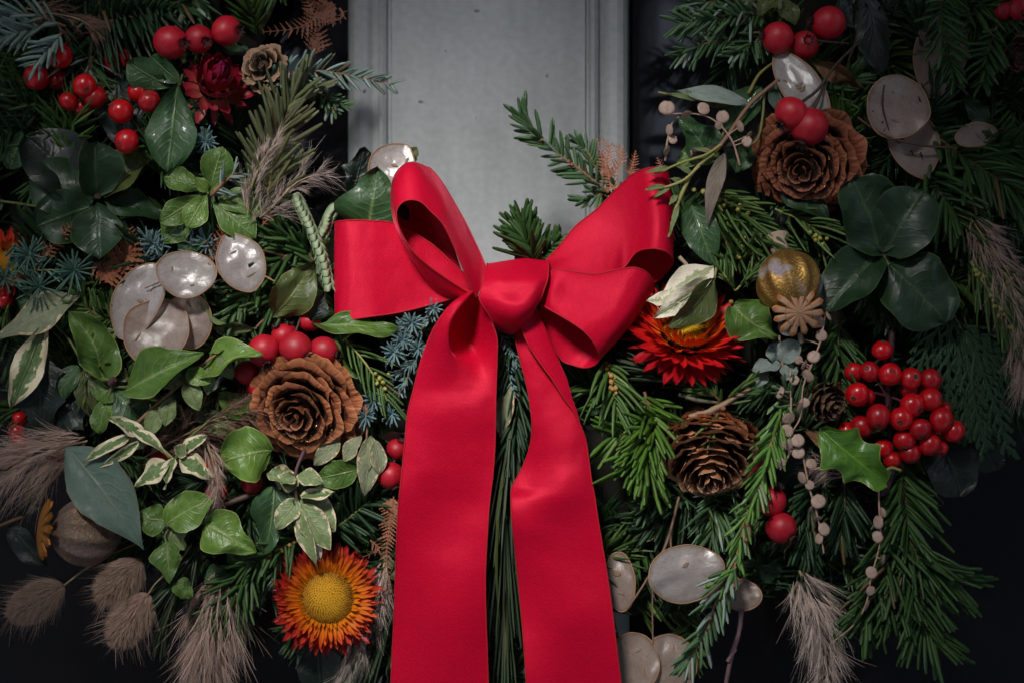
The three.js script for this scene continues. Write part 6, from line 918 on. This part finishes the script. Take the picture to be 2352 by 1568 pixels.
berries('hawthorn_berry_cluster', 'pair of matt red berries behind the bright hemlock sprig at lower right', 'berries', G.haw, [[1773, 1150, 24, 34, [0.2, 0.7, 0.4]], [1795, 1212, 34, 34, [0.55, -0.55, 0.5]]], 'haw', [[[[1773, 1180, 24], [1780, 1184, 20], [1786, 1184, 18]], 3, 3, BR.dark]]);
berries('hawthorn_berry_cluster', 'matt red berry peeking out right of the tan pointed cone', 'berries', G.haw, [[1736, 1058, 4, 30, [0.5, -0.3, 0.5]]], 'haw', [[[[1730, 1030, 0], [1730, 1010, -6], [1736, 990, -10]], 2.6, 2.2, BR.twig]]);
honesty('honesty_pod', 'honesty pod half hidden behind the right edge of the right bow tail', G.pod, [{ c: [1424, 1336, -4], w: 72, h: 136, rot: -6, tip: 0.1, mat: 1, roll: -10, seeds: [[-0.2, 0.3, 12, 0.6], [0, -0.4, 9, 0.2]] }], [[[[1560, 1140, 10], [1530, 1250, 20], [1480, 1340, 24], [1440, 1400, 20]], 3.4, 2.4, C(140, 104, 88)], [[[1510, 1290, 20], [1500, 1350, 20], [1500, 1480, 14]], 2.6, 1.8, C(140, 104, 88)], [[[1540, 1220, 16], [1542, 1290, 20], [1536, 1320, 20]], 2.4, 2, C(140, 104, 88)]]);
honesty('honesty_pod', 'big silvery honesty pod behind the bright hemlock sprig at lower right', G.pod, [{ c: [1574, 1318, 34], w: 178, h: 130, rot: -8, tip: 0, btip: 0.2, mat: 0, roll: 8, seeds: [[0.05, 0.3, 9, 0.6]] }, { c: [1704, 1366, 10], w: 90, h: 70, rot: 6, mat: 1 }]);
honesty('honesty_pod_cluster', 'two dim honesty pods at the bottom edge beside the right bow tail', G.pod, [{ c: [1448, 1530, -30], w: 128, h: 156, rot: 20, tip: 0, mat: 1, roll: 6, seeds: [[0.1, 0.5, 8, 0.2]] }, { c: [1538, 1524, -44], w: 126, h: 134, rot: -14, tip: 0, mat: 1, seeds: [[0.3, 0.5, 8, 0.2]] }]);
sprig('fir_sprig', 'large dark green fir branch spreading at the lower right below the berry bunch', 'conifer sprig', G.fir, [[[[2070, 1060, -20], [2080, 1150, 0], [2090, 1240, 10], [2130, 1300, 14], [2200, 1340, 14]], { n: 96 }], [[[2040, 1200, -10], [2030, 1290, 10], [2000, 1380, 20], [1980, 1420, 20]], { n: 60 }], [[[2090, 1250, 0], [2110, 1340, 10], [2120, 1430, 12], [2150, 1480, 10]], { n: 60 }], [[[2070, 1240, 0], [2060, 1330, 10], [2050, 1420, 14]], { n: 44 }]], { n: 70, len: 112, wid: 11, ang: 50, col: 'fir', r: 4, tip: 0.6, spread: 0.8, bark: C(120, 86, 60), taper: 0.3 });
sprig('fir_sprig', 'dark fir branch with hanging needles along the right edge above the round leaves', 'conifer sprig', G.fir, [[[[2130, 300, -30], [2208, 354, -14], [2290, 410, -6], [2380, 470, -6]], { n: 80 }], [[[2120, 380, -30], [2160, 440, -16], [2210, 520, -10]], { n: 50 }], [[[2240, 380, -20], [2290, 350, -16], [2360, 330, -16]], { n: 40 }]], { len: 110, wid: 12, ang: 66, col: 'fir', r: 4, tip: 0.6, droop: 0.25, spread: 0.8, n: 60 });
sprig('hemlock_sprig', 'dim hemlock sprig hanging over the tall honesty pod near the top right corner', 'conifer sprig', G.hem, [[[[2170, -20, 0], [2160, 50, 10], [2180, 120, 16], [2192, 190, 16]], { n: 44 }], [[[2290, 60, -10], [2270, 120, 0], [2254, 190, 4]], { n: 30 }]], { n: 40, len: 70, wid: 10, ang: 62, col: 'fir', r: 3, spread: 1 });
sprig('hemlock_sprig', 'green hemlock branch at the top edge just right of the grey post', 'conifer sprig', G.hem, [[[[1760, 30, -20], [1700, 40, -6], [1620, 48, 4], [1560, 54, 6]], { n: 50 }], [[[1760, 70, -10], [1720, 110, 0], [1680, 130, 10]], { n: 26, len: 56 }], [[[1740, 0, -20], [1660, 4, -10], [1580, 8, -6]], { n: 44 }], [[[1700, 90, -16], [1620, 100, -6], [1560, 130, -4]], { n: 36, len: 60 }]], { n: 40, len: 78, wid: 9, ang: 60, col: 'hemlock', r: 3, under: 0.12, spread: 1.2, droop: 0.12 });
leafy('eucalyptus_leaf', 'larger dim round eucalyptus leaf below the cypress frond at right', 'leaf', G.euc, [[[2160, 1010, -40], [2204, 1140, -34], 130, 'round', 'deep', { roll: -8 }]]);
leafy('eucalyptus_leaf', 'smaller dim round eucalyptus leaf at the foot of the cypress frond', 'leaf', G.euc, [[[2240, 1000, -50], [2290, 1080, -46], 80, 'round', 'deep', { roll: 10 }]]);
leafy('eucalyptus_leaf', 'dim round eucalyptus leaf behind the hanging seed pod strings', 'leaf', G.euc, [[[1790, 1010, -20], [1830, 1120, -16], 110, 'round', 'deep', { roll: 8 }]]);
leafy('twig', 'bare purple brown twig reaching the bottom edge right of the two dim honesty pods', 'twig', null, [], [[[[1704, 1400, 10], [1698, 1450, 20], [1680, 1510, 20], [1666, 1580, 20]], 6, 5, C(110, 84, 88), { name: 'bark' }], [[[1690, 1490, 20], [1676, 1512, 24], [1672, 1520, 26]], 5, 5, C(120, 94, 96), { name: 'side_shoot' }]]);
leafy('dry_leaf', 'pale dry leaf between the two bow tails', 'leaf', G.leaf, [[[1170, 880, 10], [1150, 1010, 16], 44, 'ovate', 'dull', { roll: 10, fold: 16 }]]);
sprig('pine_sprig', 'long dark pine needles hanging between the two bow tails', 'conifer sprig', 'long pine needles', [[[[1180, 880, -20], [1168, 1000, 0], [1160, 1150, 6], [1160, 1400, 6]], {}]], { n: 110, len: 280, wid: 7, ang: 10, col: 'pine', mode: 'brush', r: 4, taper: 0.1, tip: 0.15 }, [[1152, 1148, 26, 6], [1160, 1140, 26, 6]], budTan);
leafy('grass_stalk', 'olive grass blade hanging along the inner edge of the left bow tail', 'grass stem', null, [[[1164, 1034, 40], [1148, 1440, 44], 10, 'lance', 'olive', { roll: 20, side: 12, fold: 30 }]]);
sprig('fir_sprig', 'fir sprig between the bow tails just below the knot', 'conifer sprig', G.fir, [[[[1170, 760, -20], [1180, 840, -6], [1190, 940, 0], [1180, 1040, 4]], { n: 60 }], [[[1190, 960, -10], [1160, 1060, 6], [1170, 1160, 10]], { n: 50 }]], { n: 50, len: 90, wid: 9, ang: 40, col: 'firdark', r: 3.4, under: 0.3 });
juniper('juniper_sprig', 'dim grey juniper tips in the gap under the knot', G.jun, [[[1150, 770, 10], [1172, 800, 14], [1190, 840, 14]], [[1160, 820, 6], [1170, 860, 10], [1178, 900, 8]]], [], { n: 50, len: 24, wid: 4.5 });
sprig('pine_sprig', 'silvery dark needles sweeping left under the red orange strawflower', 'conifer sprig', 'long pine needles', [[[[1640, 900, 0], [1590, 880, 8], [1540, 864, 12], [1500, 850, 12]], {}]], { n: 60, len: 110, wid: 8, ang: 20, col: 'pine', mode: 'brush', r: 3.4, taper: 0.2, tip: 0.3, under: 0.4 });
sprig('fir_sprig', 'dark fir sprig fanning below the tan pointed cone', 'conifer sprig', G.fir, [[[[1600, 1120, -60], [1570, 1160, -50], [1530, 1190, -46], [1470, 1220, -40]], {}], [[[1620, 1130, -60], [1640, 1180, -50], [1650, 1220, -50]], { n: 44 }]], { n: 56, len: 84, wid: 11, ang: 52, col: 'firdark', r: 4, tip: 0.6, spread: 0.9 });
sprig('fir_sprig', 'dark green fir sprig between the seed pod strings and the berry bunch', 'conifer sprig', G.fir, [[[[1930, 740, -20], [1926, 800, -4], [1930, 860, 2], [1950, 960, 4]], {}], [[[1910, 760, -20], [1880, 820, -6], [1870, 880, 0]], { n: 36 }]], { n: 60, len: 84, wid: 10, ang: 50, col: 'fir', r: 4, tip: 0.6, spread: 0.9 });
sprig('fir_sprig', 'dark blunt fir sprig behind the pair of red berries at lower right', 'conifer sprig', G.fir, [[[[1900, 1090, -20], [1860, 1150, -6], [1850, 1220, 0], [1860, 1290, 0]], {}], [[[1940, 1100, -20], [1940, 1170, -8], [1930, 1240, -4]], { n: 40 }]], { n: 56, len: 90, wid: 11, ang: 40, col: 'firdark', r: 4, tip: 0.6, spread: 0.9 });

// ---------------------------------------------------------------- dark greenery behind everything, and the ring that holds it
{
  const ring = (f) => { const R = rng(77), out = []; for (let i = 0; i < f; i++) { const a = R() * Math.PI * 2, rr = 540 + 800 * Math.sqrt(R()); out.push([1150 + Math.cos(a) * rr, 150 + Math.sin(a) * rr * 1.0, a, R()]); } return out.filter(p => p[0] > -160 && p[0] < 2510 && p[1] > -160 && p[1] < 1640); };
  const mb = new MB(); let k = 0;
  for (const [u, v, a, r] of ring(950)) {
    const R = rng(900 + k++), dir = a + (R() - 0.5) * 2.2 + (R() < 0.5 ? 1.4 : -1.2), L = 110 + 90 * R(), z = -150 + 125 * R() * (1 - Math.pow(Math.abs(Math.hypot(u - 1150, v - 150) - 930) / 460, 2) * 0.6);
    const q = [u + Math.cos(dir) * L, v + Math.sin(dir) * L, z + 20 * R()];
    needles(mb, [[u, v, z - 40], [(u + q[0]) / 2 + 12 * (R() - 0.5), (v + q[1]) / 2 + 12 * (R() - 0.5), z], q], { n: 36, len: 70 + 40 * R(), wid: 10, ang: 48, col: ['firdark', 'fir', 'firdark', 'yew', 'hemlock'][k % 5], rings: RG3, spread: 1.1 }, 5000 + k);
  }
  const m = new THREE.Mesh(mb.geo(), needleMat); m.name = numbered('wreath_greenery'); m.castShadow = m.receiveShadow = true; scene.add(m);
  m.userData.kind = 'stuff'; tag(m, 'mass of dark conifer needles filling the wreath behind the decorations', 'greenery');
  ['ivy', 'deep', 'olive', 'gloss'].forEach((mt, q) => {
    const gs = [], R = rng(300 + q);
    for (const [u, v, a] of ring(320).filter((_, i) => i % 4 === q)) { const d = R() * 6.28, L = 60 + 60 * R(), z = -110 + 70 * R(); gs.push(leafGeo([u, v, z], [u + Math.cos(d) * L, v + Math.sin(d) * L, z + 40 * (R() - 0.3)], L * (0.5 + 0.3 * R()), ['ovate', 'ivy', 'lance', 'oval'][Math.floor(R() * 4)], { roll: 100 * (R() - 0.5), fold: 20 * R(), wave: 0.3, n: 9, m: 3, seed: q * 1000 + gs.length })); }
    const x = new THREE.Mesh(mergeGeometries(gs), LM[mt]); x.name = numbered('wreath_leaves'); x.castShadow = x.receiveShadow = true; scene.add(x); x.userData.kind = 'stuff';
    tag(x, ['dark ivy coloured leaves buried among the needles of the wreath', 'almost black leaves buried among the needles of the wreath', 'olive leaves buried among the needles of the wreath', 'dark green glossy leaves buried among the needles of the wreath'][q], 'greenery');
  });
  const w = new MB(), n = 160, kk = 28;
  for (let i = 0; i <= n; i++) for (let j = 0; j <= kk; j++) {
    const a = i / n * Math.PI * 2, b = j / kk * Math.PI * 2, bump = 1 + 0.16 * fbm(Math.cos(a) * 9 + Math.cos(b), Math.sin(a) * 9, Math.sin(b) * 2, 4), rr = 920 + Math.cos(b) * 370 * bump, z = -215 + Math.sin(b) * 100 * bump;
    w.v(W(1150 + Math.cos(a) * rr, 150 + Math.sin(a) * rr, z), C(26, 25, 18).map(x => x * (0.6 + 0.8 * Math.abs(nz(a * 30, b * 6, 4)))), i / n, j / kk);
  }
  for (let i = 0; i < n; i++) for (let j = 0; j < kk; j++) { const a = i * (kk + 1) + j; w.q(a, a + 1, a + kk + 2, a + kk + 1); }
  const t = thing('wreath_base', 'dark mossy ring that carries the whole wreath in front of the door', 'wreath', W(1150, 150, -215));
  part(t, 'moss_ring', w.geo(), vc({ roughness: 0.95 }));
}

renderer.render(scene, camera);
